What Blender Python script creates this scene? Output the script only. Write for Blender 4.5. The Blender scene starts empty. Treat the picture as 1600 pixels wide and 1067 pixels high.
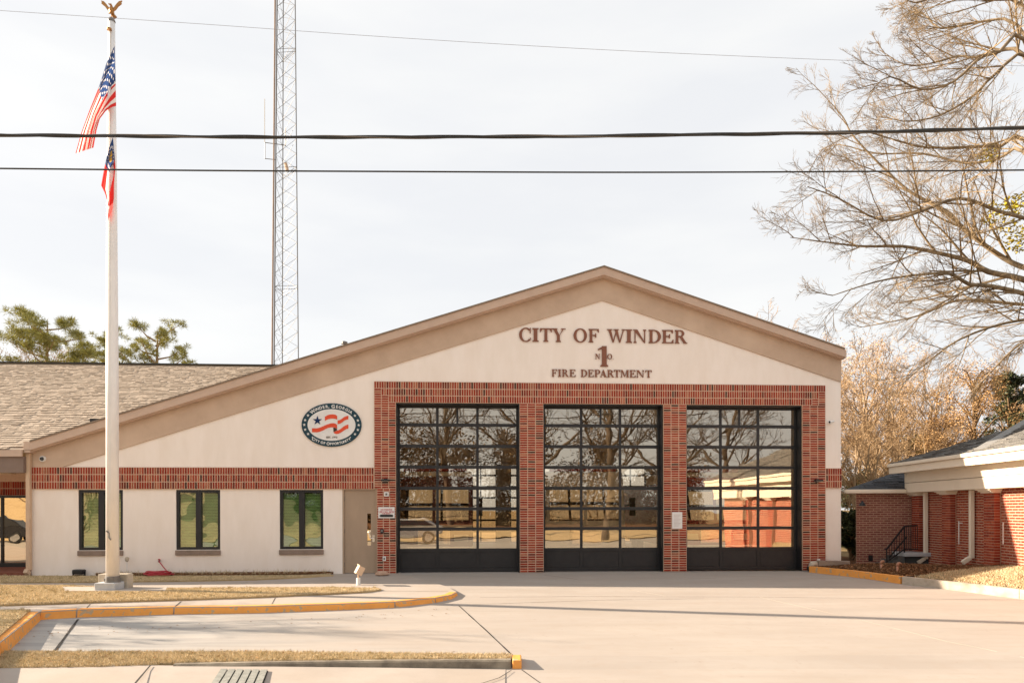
import bpy, math, random
import numpy as np
from mathutils import Vector, Matrix

rng = random.Random(7)
sc = bpy.context.scene
COL = sc.collection
R = math.radians

# ------------------------------------------------------------------ camera
F, CX, HY, H = 1067.0, 800.0, 796.0, 1.8          # focal length and horizon in 1600 px units
ROLL = R(0.10)
cam = bpy.data.cameras.new("camera"); camo = bpy.data.objects.new("camera", cam); COL.objects.link(camo)
camo.location = (0, 0, H); camo.rotation_euler = (R(90), ROLL, 0)
cam.sensor_width = 36; cam.lens = 36 * F / 1600
cam.shift_y = (HY - 533.5) / 1600
cam.clip_start = 0.1; cam.clip_end = 3000
sc.camera = camo

# ------------------------------------------------------------------ light
KX, KY = 2.6, 0.52                                  # horizontal run of a shadow per metre of height
world = bpy.data.worlds.new("World"); sc.world = world; world.use_nodes = True
wn = world.node_tree; wn.nodes.clear()
wo = wn.nodes.new("ShaderNodeOutputWorld"); bg = wn.nodes.new("ShaderNodeBackground")
sky = wn.nodes.new("ShaderNodeTexSky"); sky.sky_type = 'NISHITA'; sky.sun_disc = False
sky.sun_elevation = math.atan(1 / math.hypot(KX, KY)); sky.sun_rotation = math.atan2(-KX, KY)
sky.air_density = 1.0; sky.dust_density = 3.0; sky.ozone_density = 1.0
tc = wn.nodes.new("ShaderNodeTexCoord"); mp = wn.nodes.new("ShaderNodeMapping"); mp.inputs['Scale'].default_value = (1.2, 1.2, 5)
nz = wn.nodes.new("ShaderNodeTexNoise"); nz.inputs['Scale'].default_value = 2.2; nz.inputs['Detail'].default_value = 5
veil = wn.nodes.new("ShaderNodeMixRGB"); veil.inputs[1].default_value = (2.98, 3.00, 3.05, 1); veil.inputs[2].default_value = (3.36, 3.34, 3.27, 1)
rmp = wn.nodes.new("ShaderNodeMapRange"); rmp.inputs[1].default_value = 0.35; rmp.inputs[2].default_value = 0.7
mx = wn.nodes.new("ShaderNodeMixRGB"); mx.inputs[0].default_value = 0.94
L = wn.links.new
L(tc.outputs['Generated'], mp.inputs[0]); L(mp.outputs[0], nz.inputs[0]); L(nz.outputs[0], rmp.inputs[0]); L(rmp.outputs[0], veil.inputs[0])
L(sky.outputs[0], mx.inputs[1]); L(veil.outputs[0], mx.inputs[2]); L(mx.outputs[0], bg.inputs[0]); L(bg.outputs[0], wo.inputs[0])
bg.inputs[1].default_value = 0.1
sun = bpy.data.lights.new("sun", 'SUN'); suno = bpy.data.objects.new("sun", sun); COL.objects.link(suno)
sun.energy = 5.0; sun.angle = R(0.5); sun.color = (1.0, 0.84, 0.66)
suno.rotation_euler = Vector((KX, -KY, -1)).to_track_quat('-Z', 'Y').to_euler(); suno.location = (-40, 10, 30)
sc.view_settings.view_transform = 'Standard'; sc.view_settings.look = 'None'
sc.view_settings.gamma = 1; sc.view_settings.exposure = 1.60; sc.view_settings.use_curve_mapping = False

# ------------------------------------------------------------------ helpers: measuring
def ray(px, py):
    x, z = (px - CX) / F, (HY - py) / F
    return x * math.cos(ROLL) + z * math.sin(ROLL), -x * math.sin(ROLL) + z * math.cos(ROLL)
def at(px, py, Y):
    x, z = ray(px, py); return Vector((x * Y, Y, H + z * Y))
def gp(px, py, z=0.0):
    x, s = ray(px, py); Y = (z - H) / s
    return Vector((x * Y, Y, z))
class Frame:                                        # a wall's own axes: u along it, y into it, z up
    def __init__(s, o, ang):
        s.o = Vector(o); s.ang = ang; s.t = Vector((math.cos(ang), math.sin(ang), 0)); s.i = Vector((-math.sin(ang), math.cos(ang), 0))
    def uz(s, px, py, y=0.0):
        rx, rz = ray(px, py); d = Vector((rx, 1, rz)); c = Vector((0, 0, H))
        k = (s.o - c).dot(s.i) + y; k /= d.dot(s.i)
        p = c + d * k - s.o
        return p.dot(s.t), p.z
    def u(s, px, py=790, y=0.0): return s.uz(px, py, y)[0]
    def z(s, px, py, y=0.0): return s.uz(px, py, y)[1]
    def w(s, u, y, z): return s.o + s.t * u + s.i * y + Vector((0, 0, z))

# ------------------------------------------------------------------ helpers: meshes
class MB:
    def __init__(s): s.v = []; s.f = []; s.m = []
    def quad(s, pts, m=0):
        n = len(s.v); s.v += [tuple(p) for p in pts]; s.f.append(tuple(range(n, n + len(pts)))); s.m.append(m); return s
    def box(s, x0, x1, y0, y1, z0, z1, m=0):
        n = len(s.v)
        s.v += [(x0, y0, z0), (x1, y0, z0), (x1, y1, z0), (x0, y1, z0), (x0, y0, z1), (x1, y0, z1), (x1, y1, z1), (x0, y1, z1)]
        for q in ((0, 3, 2, 1), (4, 5, 6, 7), (0, 1, 5, 4), (1, 2, 6, 5), (2, 3, 7, 6), (3, 0, 4, 7)):
            s.f.append(tuple(n + k for k in q)); s.m.append(m)
        return s
    def obox(s, c, ax, ay, az, m=0):                # centre and three half vectors
        c, ax, ay, az = Vector(c), Vector(ax), Vector(ay), Vector(az); n = len(s.v)
        for sz in (-1, 1):
            for sx, sy in ((-1, -1), (1, -1), (1, 1), (-1, 1)): s.v.append(tuple(c + ax * sx + ay * sy + az * sz))
        for q in ((0, 3, 2, 1), (4, 5, 6, 7), (0, 1, 5, 4), (1, 2, 6, 5), (2, 3, 7, 6), (3, 0, 4, 7)):
            s.f.append(tuple(n + k for k in q)); s.m.append(m)
        return s
    def bar(s, a, b, w, h=None, m=0):
        a, b = Vector(a), Vector(b); d = (b - a); h = h or w
        up = Vector((0, 0, 1)) if abs(d.normalized().z) < .95 else Vector((0, 1, 0))
        x = d.cross(up).normalized(); y = x.cross(d).normalized()
        return s.obox((a + b) / 2, d / 2, x * w / 2, y * h / 2, m)
    def prism(s, poly, z0, z1, m=0):                # xy outline, counter clockwise; z0/z1 numbers or functions of (x, y)
        n = len(s.v); k = len(poly); g = lambda z, p: z(p[0], p[1]) if callable(z) else z
        s.v += [(p[0], p[1], g(z0, p)) for p in poly] + [(p[0], p[1], g(z1, p)) for p in poly]
        s.f.append(tuple(n + k + i for i in range(k))); s.m.append(m)
        s.f.append(tuple(n + i for i in reversed(range(k)))); s.m.append(m)
        for i in range(k):
            j = (i + 1) % k; s.f.append((n + i, n + j, n + k + j, n + k + i)); s.m.append(m)
        return s
    def slab(s, poly, y0, y1, m=0):                 # outline in (x, z), thickness along y
        n = len(s.v); k = len(poly)
        s.v += [(p[0], y0, p[1]) for p in poly] + [(p[0], y1, p[1]) for p in poly]
        s.f.append(tuple(n + i for i in range(k))); s.m.append(m)
        s.f.append(tuple(n + k + i for i in reversed(range(k)))); s.m.append(m)
        for i in range(k):
            j = (i + 1) % k; s.f.append((n + j, n + i, n + k + i, n + k + j)); s.m.append(m)
        return s
    def tube(s, pts, rad, sides=8, m=0, cap=True):
        pts = [Vector(p) for p in pts]; n0 = len(s.v); k = len(pts)
        if not hasattr(rad, '__len__'): rad = [rad] * k
        d0 = (pts[1] - pts[0]).normalized()
        x = d0.orthogonal().normalized()
        cs = [(math.cos(2 * math.pi * i / sides), math.sin(2 * math.pi * i / sides)) for i in range(sides)]
        for i, p in enumerate(pts):
            d = (pts[min(i + 1, k - 1)] - pts[max(i - 1, 0)])
            if d.length < 1e-9: d = d0
            d.normalize(); x = (x - d * x.dot(d))
            if x.length < 1e-6: x = d.orthogonal()
            x.normalize(); y = d.cross(x); r = rad[i]
            for c, q in cs: s.v.append((p.x + (x.x * c + y.x * q) * r, p.y + (x.y * c + y.y * q) * r, p.z + (x.z * c + y.z * q) * r))
        for i in range(k - 1):
            a = n0 + i * sides; b = a + sides
            for j in range(sides):
                t = (j + 1) % sides; s.f.append((a + j, a + t, b + t, b + j)); s.m.append(m)
        if cap:
            s.f.append(tuple(n0 + j for j in reversed(range(sides)))); s.m.append(m)
            e = n0 + (k - 1) * sides; s.f.append(tuple(e + j for j in range(sides))); s.m.append(m)
        return s
    def lathe(s, prof, c=(0, 0, 0), sides=20, m=0):  # (radius, z) profile round a vertical axis
        n = len(s.v); k = len(prof)
        for r, z in prof:
            for i in range(sides):
                a = 2 * math.pi * i / sides; s.v.append((c[0] + r * math.cos(a), c[1] + r * math.sin(a), c[2] + z))
        for i in range(k - 1):
            for j in range(sides):
                t = (j + 1) % sides; s.f.append((n + i * sides + j, n + i * sides + t, n + (i + 1) * sides + t, n + (i + 1) * sides + j)); s.m.append(m)
        s.f.append(tuple(n + j for j in reversed(range(sides)))); s.m.append(m)
        s.f.append(tuple(n + (k - 1) * sides + j for j in range(sides))); s.m.append(m)
        return s
    def mesh(s, name, mats, smooth=False):
        me = bpy.data.meshes.new(name); me.from_pydata(s.v, [], s.f)
        for m in (mats if isinstance(mats, (list, tuple)) else [mats]): me.materials.append(m)
        me.polygons.foreach_set('material_index', s.m)
        if smooth: me.polygons.foreach_set('use_smooth', [True] * len(s.f))
        me.update(); return me
    def obj(s, name, mats, parent=None, smooth=False, bevel=0, kind=None):
        o = link(name, s.mesh(name, mats, smooth), parent)
        if bevel:
            b = o.modifiers.new("bevel", 'BEVEL'); b.width = bevel; b.segments = 2; b.limit_method = 'ANGLE'; b.angle_limit = R(40)
        if kind: o['kind'] = kind
        return o
def link(name, data, parent=None):
    o = bpy.data.objects.new(name, data); COL.objects.link(o)
    if parent: o.parent = parent
    return o
def tag(o, label, cat, group=None):
    o['label'] = label; o['category'] = cat
    if group: o['group'] = group
    return o
def thing(name, label, cat, loc=(0, 0, 0), rz=0.0, group=None):
    o = bpy.data.objects.new(name, None); COL.objects.link(o); o.location = loc; o.rotation_euler = (0, 0, rz); o.empty_display_size = .2
    return tag(o, label, cat, group)
def copy_tree(o, parent=None):
    c = o.copy(); COL.objects.link(c)
    if parent: c.parent = parent
    for ch in list(o.children): copy_tree(ch, c)
    return c
def struct(o): o['kind'] = 'structure'; return o

def curve_mesh(loops, half, name, mat):             # filled 2D outline with holes, upright in x-z, thickness 2*half along y
    cu = bpy.data.curves.new(name, 'CURVE'); cu.dimensions = '2D'; cu.fill_mode = 'BOTH'; cu.extrude = half
    for lp in loops:
        sp = cu.splines.new('POLY'); sp.points.add(len(lp) - 1); sp.use_cyclic_u = True
        for p, q in zip(sp.points, lp): p.co = (q[0], q[1], 0, 1)
    return cu_to_mesh(cu, name, mat)
def cu_to_mesh(cu, name, mat):
    t = bpy.data.objects.new(name, cu); COL.objects.link(t)
    dg = bpy.context.evaluated_depsgraph_get(); dg.update()
    me = bpy.data.meshes.new_from_object(t.evaluated_get(dg)); bpy.data.objects.remove(t); bpy.data.curves.remove(cu)
    me.transform(Matrix.Rotation(R(90), 4, 'X')); me.materials.clear(); me.materials.append(mat); me.name = name
    return me

# ------------------------------------------------------------------ helpers: materials
def nodes(name):
    m = bpy.data.materials.new(name); m.use_nodes = True; nt = m.node_tree
    return m, nt, nt.nodes, nt.links.new, nt.nodes['Principled BSDF']
def mat(name, a, b=None, scale=6.0, rough=.8, metal=0.0, bump=0.0, bscale=60.0, lo=.35, hi=.65, c=None, cscale=1.0, clo=.5, chi=.7, stretch=(1, 1, 1), spec=.3, island=0.0, obj_rand=0.0):
    m, nt, N, K, P = nodes(name)
    P.inputs['Roughness'].default_value = rough; P.inputs['Metallic'].default_value = metal; P.inputs['Specular IOR Level'].default_value = spec
    tc = N.new("ShaderNodeTexCoord"); mp = N.new("ShaderNodeMapping"); mp.inputs['Scale'].default_value = stretch; K(tc.outputs['Object'], mp.inputs[0])
    col = None
    if b is not None:
        n = N.new("ShaderNodeTexNoise"); n.inputs['Scale'].default_value = scale; n.inputs['Detail'].default_value = 6; n.inputs['Roughness'].default_value = .65
        K(mp.outputs[0], n.inputs[0]); r = N.new("ShaderNodeMapRange"); r.inputs[1].default_value = lo; r.inputs[2].default_value = hi; K(n.outputs[0], r.inputs[0])
        x = N.new("ShaderNodeMixRGB"); x.inputs[1].default_value = (*a, 1); x.inputs[2].default_value = (*b, 1); K(r.outputs[0], x.inputs[0]); col = x.outputs[0]
        if c is not None:
            n = N.new("ShaderNodeTexNoise"); n.inputs['Scale'].default_value = cscale; n.inputs['Detail'].default_value = 4
            K(mp.outputs[0], n.inputs[0]); r = N.new("ShaderNodeMapRange"); r.inputs[1].default_value = clo; r.inputs[2].default_value = chi; K(n.outputs[0], r.inputs[0])
            x = N.new("ShaderNodeMixRGB"); K(col, x.inputs[1]); x.inputs[2].default_value = (*c, 1); K(r.outputs[0], x.inputs[0]); col = x.outputs[0]
    if island or obj_rand:
        if island: g = N.new("ShaderNodeNewGeometry").outputs['Random Per Island']; amt = island
        else: g = N.new("ShaderNodeObjectInfo").outputs['Random']; amt = obj_rand
        r = N.new("ShaderNodeMapRange"); r.inputs[3].default_value = 1 - amt; r.inputs[4].default_value = 1 + amt; K(g, r.inputs[0])
        x = N.new("ShaderNodeVectorMath"); x.operation = 'SCALE'; K(r.outputs[0], x.inputs['Scale'])
        if col: K(col, x.inputs[0])
        else: x.inputs[0].default_value = a
        col = x.outputs[0]
    if col: K(col, P.inputs['Base Color'])
    else: P.inputs['Base Color'].default_value = (*a, 1)
    if bump:
        n = N.new("ShaderNodeTexNoise"); n.inputs['Scale'].default_value = bscale; n.inputs['Detail'].default_value = 4; K(tc.outputs['Object'], n.inputs[0])
        bp = N.new("ShaderNodeBump"); bp.inputs['Strength'].default_value = bump; bp.inputs['Distance'].default_value = .02; K(n.outputs[0], bp.inputs['Height']); K(bp.outputs[0], P.inputs['Normal'])
    return m
def glass(name, refl, tint, rtint=(1, 1, 1), wave=0.0):
    m, nt, N, K, P = nodes(name); N.remove(P); out = N['Material Output']
    t = N.new("ShaderNodeBsdfTransparent"); t.inputs[0].default_value = (*tint, 1)
    g = N.new("ShaderNodeBsdfGlossy"); g.inputs['Roughness'].default_value = 0.005; g.inputs[0].default_value = (*rtint, 1)
    x = N.new("ShaderNodeMixShader"); lw = N.new("ShaderNodeFresnel"); lw.inputs[0].default_value = 1.5
    ad = N.new("ShaderNodeMath"); ad.operation = 'ADD'; ad.inputs[1].default_value = refl; ad.use_clamp = True
    ge = N.new("ShaderNodeNewGeometry"); iv = N.new("ShaderNodeMath"); iv.operation = 'SUBTRACT'; iv.inputs[0].default_value = 1; K(ge.outputs['Backfacing'], iv.inputs[1])
    mu = N.new("ShaderNodeMath"); mu.operation = 'MULTIPLY'; K(iv.outputs[0], mu.inputs[1])
    K(lw.outputs[0], ad.inputs[0]); K(ad.outputs[0], mu.inputs[0]); K(mu.outputs[0], x.inputs[0]); K(t.outputs[0], x.inputs[1]); K(g.outputs[0], x.inputs[2]); K(x.outputs[0], out.inputs[0])
    if wave:
        tc = N.new("ShaderNodeTexCoord"); n = N.new("ShaderNodeTexNoise"); n.inputs['Scale'].default_value = 1.6; n.inputs['Detail'].default_value = 1; K(tc.outputs['Object'], n.inputs[0])
        bp = N.new("ShaderNodeBump"); bp.inputs['Strength'].default_value = 1; bp.inputs['Distance'].default_value = wave; K(n.outputs[0], bp.inputs['Height']); K(bp.outputs[0], g.inputs['Normal'])
    return m

BR = [(.33, .050, .030), (.26, .036, .023), (.38, .074, .040), (.17, .034, .024), (.36, .12, .068), (.085, .040, .030), (.44, .15, .085), (.33, .050, .027)]
M_BRICK = [mat("brick_clay_%d" % i, c, tuple(k * .62 for k in c), scale=14, rough=.9, bump=.25, bscale=90, lo=.45, hi=.75, spec=.15) for i, c in enumerate(BR)]
BW = [4, 4, 4, 3, 2, 1.3, 1, 4]
BR2 = [(.38, .078, .040), (.33, .058, .032), (.43, .10, .05), (.28, .048, .028)]
M_BRICK2 = [mat("old_brick_%d" % i, c, tuple(k * .7 for k in c), scale=14, rough=.92, bump=.25, bscale=90, spec=.12) for i, c in enumerate(BR2)]
M_MORTAR = mat("mortar", (.68, .475, .345), (.58, .40, .285), scale=20, rough=.95)
M_MORTAR2 = mat("old_mortar", (.56, .36, .26), (.47, .30, .21), scale=20, rough=.95)
M_STUCCO = mat("stucco", (.92, .835, .76), (.875, .785, .70), scale=3.2, rough=.95, bump=.12, bscale=260, stretch=(1, 1, .28), c=(.85, .74, .645), cscale=.8, clo=.56, chi=.8, spec=.1)
M_BAND = mat("taupe_stucco", (.58, .435, .325), (.52, .385, .285), scale=2.0, rough=.95, bump=.15, bscale=260, c=(.63, .48, .36), cscale=.8, spec=.1)
M_FASCIA = mat("taupe_metal_trim", (.58, .43, .33), (.53, .39, .30), scale=3, rough=.6)
M_TAN = mat("tan_painted_metal", (.62, .45, .31), (.57, .41, .28), scale=4, rough=.55)
M_DOORPAINT = mat("taupe_door_paint", (.42, .31, .22), (.37, .275, .195), scale=2.5, rough=.55, stretch=(1, 1, .35))
M_BLACK = mat("black_frame", (.010, .011, .013), (.015, .015, .017), scale=8, rough=.42, spec=.5)
M_CHAR = mat("charcoal_panel", (.020, .019, .020), (.028, .026, .026), scale=5, rough=.5, bump=.08, bscale=200, spec=.4)
M_GLASS = glass("door_glass", .36, (1.0, .92, .80), (1.0, .91, .77), wave=.0016)
M_WGLASS = glass("window_glass", .22, (.84, .96, .84), (.95, 1, .9), wave=.011)
M_PGLASS = glass("porch_glass", .62, (.5, .45, .4), (1, .85, .65), wave=.003)
M_BLIND = mat("pale_blind", (.50, .50, .28), (.40, .42, .22), scale=2, rough=.7)
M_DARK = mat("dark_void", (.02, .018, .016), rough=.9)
M_SHINGLE = mat("brown_shingle", (.45, .365, .285), (.36, .29, .225), scale=18, rough=.95, bump=.3, bscale=150, spec=.1, island=.16)
M_SHINGLE1 = mat("brown_shingle_single", (.45, .365, .285), (.36, .29, .225), scale=18, rough=.95, bump=.3, bscale=150, spec=.1, obj_rand=.16)
M_UNDER = mat("roof_felt", (.26, .20, .15), (.22, .17, .13), scale=6, rough=.95)
M_GSHINGLE = mat("grey_shingle", (.20, .19, .175), (.13, .125, .12), scale=16, rough=.95, bump=.3, bscale=150, spec=.1, island=.28)
M_GSHINGLE1 = mat("grey_shingle_single", (.20, .19, .175), (.13, .125, .12), scale=16, rough=.95, bump=.3, bscale=150, spec=.1, obj_rand=.28)
M_CREAM = mat("cream_paint", (.80, .71, .58), (.76, .67, .54), scale=2, rough=.6)
M_LETTER = mat("bronze_letter", (.25, .095, .052), (.21, .08, .045), scale=5, rough=.5, spec=.4)
M_WHITE = mat("white_paint", (.80, .79, .77), (.74, .73, .70), scale=5, rough=.5)
M_POLE = mat("satin_aluminium", (.88, .85, .82), (.80, .77, .74), scale=8, rough=.45, metal=.12, stretch=(1, 1, .2))
M_GOLD = mat("bronze_eagle", (.42, .21, .07), (.36, .17, .05), scale=8, rough=.4, metal=.6)
M_STEEL = mat("galvanised_steel", (.22, .21, .20), (.16, .155, .15), scale=8, rough=.5, metal=.4)
M_CHROME = mat("chrome", (.75, .75, .75), rough=.15, metal=1)
M_CABLE = mat("black_cable", (.03, .03, .03), (.05, .048, .045), scale=9, rough=.55)
M_STRAND = mat("grey_strand", (.16, .14, .12), rough=.6)
M_WIRE = mat("grey_wire", (.33, .34, .38), rough=.6)
M_RUBBER = mat("black_rubber", (.02, .02, .02), (.03, .03, .03), scale=20, rough=.8)
M_HOSE = mat("red_hose", (.46, .025, .045), (.40, .02, .035), scale=5, rough=.4, spec=.5)
def cloth_mat(name, c):
    m, nt, N, K, P = nodes(name); P.inputs['Base Color'].default_value = (*c, 1); P.inputs['Roughness'].default_value = .85; P.inputs['Specular IOR Level'].default_value = .1
    t = N.new("ShaderNodeBsdfTranslucent"); t.inputs[0].default_value = (*c, 1); x = N.new("ShaderNodeMixShader"); x.inputs[0].default_value = .45
    K(P.outputs[0], x.inputs[1]); K(t.outputs[0], x.inputs[2]); K(x.outputs[0], N['Material Output'].inputs[0]); return m
M_RED = cloth_mat("flag_red", (.72, .045, .04)); M_FWHITE = cloth_mat("flag_white", (.86, .82, .78)); M_BLUE = cloth_mat("flag_blue", (.035, .07, .19)); M_FGOLD = cloth_mat("flag_gold", (.62, .40, .07))
M_NAVY = mat("seal_navy", (.012, .045, .065), (.018, .055, .075), scale=4, rough=.4); M_SRED = mat("seal_red", (.72, .085, .035), rough=.5)
M_MAROON = mat("maroon_paint", (.12, .012, .016), rough=.25, spec=.6); M_FRED = mat("engine_red", (.34, .02, .02), rough=.25, spec=.6)
M_LENS = mat("lamp_lens", (.75, .72, .65), rough=.2, spec=.6)
M_YELLOW = mat("kerb_yellow", (.88, .385, .095), (.80, .34, .085), scale=5, rough=.8, bump=.1, bscale=80, c=(.50, .36, .22), cscale=11, clo=.58, chi=.63, spec=.15)
M_KERB = mat("kerb_concrete", (.50, .43, .35), (.40, .34, .27), scale=7, rough=.9, bump=.2, bscale=70, c=(.24, .20, .15), cscale=3, clo=.5, chi=.75)
M_OLDKERB = mat("weathered_kerb", (.24, .20, .15), (.15, .125, .095), scale=8, rough=.95, bump=.3, bscale=60, c=(.34, .29, .22), cscale=2.5)
M_WALK = mat("sidewalk_concrete", (.42, .365, .318), (.375, .322, .278), scale=1.5, rough=.92, bump=.1, bscale=120, c=(.38, .32, .265), cscale=.8, clo=.5, chi=.8, spec=.1)
M_BLOCK = mat("grey_concrete", (.54, .55, .56), (.45, .46, .47), scale=6, rough=.9, bump=.15, bscale=90)
M_BLOCK2 = mat("tan_concrete", (.52, .45, .36), (.42, .36, .28), scale=6, rough=.9, bump=.2, bscale=90)
M_JOINT_SHADOW = mat("tar_joint_and_shadow", (.025, .022, .020), rough=.9)
M_SOIL = mat("dry_turf", (.56, .42, .24), (.46, .34, .185), scale=9, rough=1, bump=.6, bscale=60, c=(.36, .25, .13), cscale=2.2, clo=.52, chi=.75, spec=.02)
M_BLADE = mat("dry_grass", (.60, .48, .30), rough=.9, island=.36, spec=.05)
M_MULCH = mat("mulch", (.16, .085, .045), (.10, .05, .028), scale=20, rough=1, bump=.8, bscale=45, spec=.02)
M_CHIP = mat("mulch_chip", (.27, .145, .075), rough=.95, island=.55, spec=.05)
M_GROUND = mat("ground_soil", (.27, .19, .10), (.19, .14, .075), scale=.6, rough=1, spec=.02)
M_ASPH = mat("bounce_light_paving", (.36, .32, .275), (.30, .27, .23), scale=5, rough=.95)  # road tone raised to bounce sunlight onto the shaded front wall
M_BARK = mat("pale_bark", (.40, .29, .18), (.28, .195, .115), scale=4, rough=.95, spec=.05)
M_DARKBARK = mat("dark_oak_bark", (.085, .065, .048), (.055, .042, .03), scale=4, rough=.95, spec=.05)
M_OAKBARK = mat("oak_bark", (.32, .245, .16), (.13, .10, .07), scale=2.2, rough=.95, spec=.05, bump=.4, bscale=30)
M_OAKTWIG = mat("oak_twig", (.31, .225, .13), (.17, .125, .08), scale=.6, rough=.95, spec=.05)
M_TWIG = mat("winter_twig", (.36, .245, .135), (.27, .175, .095), scale=1, rough=.95, spec=.05)
M_DTWIG = mat("grey_brown_twig", (.23, .155, .09), (.17, .115, .07), scale=1, rough=.95, spec=.05)
M_PINK = mat("russet_twig", (.42, .30, .185), (.32, .225, .135), scale=1, rough=.95, spec=.05)
M_BUD = mat("russet_bud", (.48, .32, .18), rough=.9, island=.4, spec=.05)
M_PINE = mat("pine_needles", (.33, .31, .10), rough=.8, island=.65, spec=.1)
M_EVER = mat("dark_evergreen_leaf", (.05, .06, .022), rough=.55, island=.7, spec=.3)
M_TANLEAF = mat("withered_leaf", (.36, .22, .10), rough=.85, island=.6, spec=.05)
M_THICK = mat("brown_thicket_leaf", (.085, .055, .028), rough=.8, island=.6, spec=.05)
M_MISTLE = mat("mistletoe_leaf", (.38, .30, .035), rough=.8, island=.45, spec=.1)

# concrete drive: pale slab, tree shade over the left lay-by painted in as streaky grey
def drive_material():
    m, nt, N, K, P = nodes("drive_concrete"); P.inputs['Roughness'].default_value = .9; P.inputs['Specular IOR Level'].default_value = .1
    tc = N.new("ShaderNodeTexCoord"); sp = N.new("ShaderNodeSeparateXYZ"); K(tc.outputs['Object'], sp.inputs[0])
    def noise(scale, stretch, d=5):
        mp = N.new("ShaderNodeMapping"); mp.inputs['Scale'].default_value = stretch; K(tc.outputs['Object'], mp.inputs[0])
        n = N.new("ShaderNodeTexNoise"); n.inputs['Scale'].default_value = scale; n.inputs['Detail'].default_value = d; K(mp.outputs[0], n.inputs[0]); return n.outputs[0]
    def rng_(src, a, b, lo=0, hi=1):
        r = N.new("ShaderNodeMapRange"); r.inputs[1].default_value = a; r.inputs[2].default_value = b; r.inputs[3].default_value = lo; r.inputs[4].default_value = hi; K(src, r.inputs[0]); return r.outputs[0]
    def mixc(f, a, b):
        x = N.new("ShaderNodeMixRGB"); K(f, x.inputs[0])
        for i, k in ((1, a), (2, b)):
            if isinstance(k, tuple): x.inputs[i].default_value = (*k, 1)
            else: K(k, x.inputs[i])
        return x.outputs[0]
    def math_(op, a, b):
        x = N.new("ShaderNodeMath"); x.operation = op
        for i, k in ((0, a), (1, b)):
            if isinstance(k, (int, float)): x.inputs[i].default_value = k
            else: K(k, x.inputs[i])
        return x.outputs[0]
    base = mixc(rng_(noise(1.3, (.35, 1.2, 1)), .35, .65), (.40, .352, .310), (.362, .315, .275))
    base = mixc(rng_(noise(5, (1, 1, 1)), .5, .8, 0, .5), base, (.36, .30, .25))
    base = mixc(rng_(noise(.55, (.5, 2.2, 1), 3), .48, .72, 0, .20), base, (.33, .275, .22))
    base = mixc(rng_(noise(2.6, (.22, 2.6, 1), 4), .55, .75, 0, .22), base, (.30, .255, .21))
    base = mixc(rng_(noise(9, (1, 1, 1), 2), .70, .78, 0, .35), base, (.22, .18, .15))
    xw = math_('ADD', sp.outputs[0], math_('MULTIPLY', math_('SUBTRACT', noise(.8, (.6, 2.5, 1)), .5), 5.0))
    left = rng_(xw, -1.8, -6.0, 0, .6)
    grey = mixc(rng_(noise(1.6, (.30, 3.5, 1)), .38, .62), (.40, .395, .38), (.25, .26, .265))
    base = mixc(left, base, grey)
    K(base, P.inputs['Base Color'])
    bp = N.new("ShaderNodeBump"); bp.inputs['Strength'].default_value = .12; bp.inputs['Distance'].default_value = .01; K(noise(120, (1, 1, 1), 3), bp.inputs['Height']); K(bp.outputs[0], P.inputs['Normal'])
    return m
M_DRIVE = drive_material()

# ------------------------------------------------------------------ terrain
TH = math.atan(.0576)
FS = Frame((0, F / 54.4, 0), TH)                    # the station's front wall
def drive_z(Y):
    pts = ((-100, -.30), (7.5, -.30), (8.9, -.28), (9.4, -.21), (12.0, -.15), (17.5, -.01), (30, 0.0))
    for (a, za), (b, zb) in zip(pts, pts[1:]):
        if Y <= b: return za + (zb - za) * (Y - a) / (b - a)
    return 0.0
b = MB(); b.quad([(-900, -900, -.45), (900, -900, -.45), (900, 1500, -.45), (-900, 1500, -.45)])
struct(b.obj("ground", M_GROUND))
b = MB(); b.quad([(-90, -7, -.32), (90, -7, -.32), (90, 6.9, -.32), (-90, 6.9, -.32)]); struct(b.obj("road", M_ASPH))
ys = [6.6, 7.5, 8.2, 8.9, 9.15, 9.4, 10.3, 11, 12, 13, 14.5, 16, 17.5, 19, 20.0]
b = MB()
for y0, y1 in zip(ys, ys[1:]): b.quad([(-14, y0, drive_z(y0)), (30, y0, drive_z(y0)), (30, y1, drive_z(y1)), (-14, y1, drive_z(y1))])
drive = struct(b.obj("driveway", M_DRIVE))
# the walk in front of the lay-by rises to the left
wx0, wx1 = -12.0, gp(790, 1048, -.30).x
b = MB(); fr = [gp(-400, 1048, -.18), gp(160, 1041, -.18), gp(800, 1048, -.296)]
b.quad([(-16, 6.7, -.17), (wx1, 6.7, -.292), (wx1, 8.92, -.276), (gp(160, 1040, -.17).x, 8.75, -.175), (-16, 8.75, -.165)])
walk = struct(b.obj("pavement", M_WALK))
def strip(name, pts, w, m, parent, zf=lambda x, y: drive_z(y) + .004):
    b = MB(); pts = [Vector((p[0], p[1], 0)) for p in pts]
    fine = []
    for p, q in zip(pts, pts[1:]):
        n = max(1, int((q - p).length / .5)); fine += [p.lerp(q, i / n) for i in range(n)]
    fine.append(pts[-1])
    for p, q in zip(fine, fine[1:]):
        n = (q - p).normalized(); n = Vector((-n.y, n.x, 0)); h = w / 2 * rng.uniform(.7, 1.3)
        c = [p - n * h, q - n * h, q + n * h, p + n * h]; b.quad([(k.x, k.y, zf(k.x, k.y)) for k in c])
    return b.obj(name, m, parent)
def dg(px, py):                                     # a pixel on the drive
    z = -.1
    for _ in range(12): z = drive_z(gp(px, py, z).y)
    return gp(px, py, z)
strip("joint_and_shadow_line", [dg(717, 946), dg(760, 985), dg(801, 1024)], .022, M_JOINT_SHADOW, drive)
strip("joint_and_shadow_line", [dg(122, 967), dg(88, 1014), dg(60, 1050)], .05, M_JOINT_SHADOW, drive)
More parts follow.
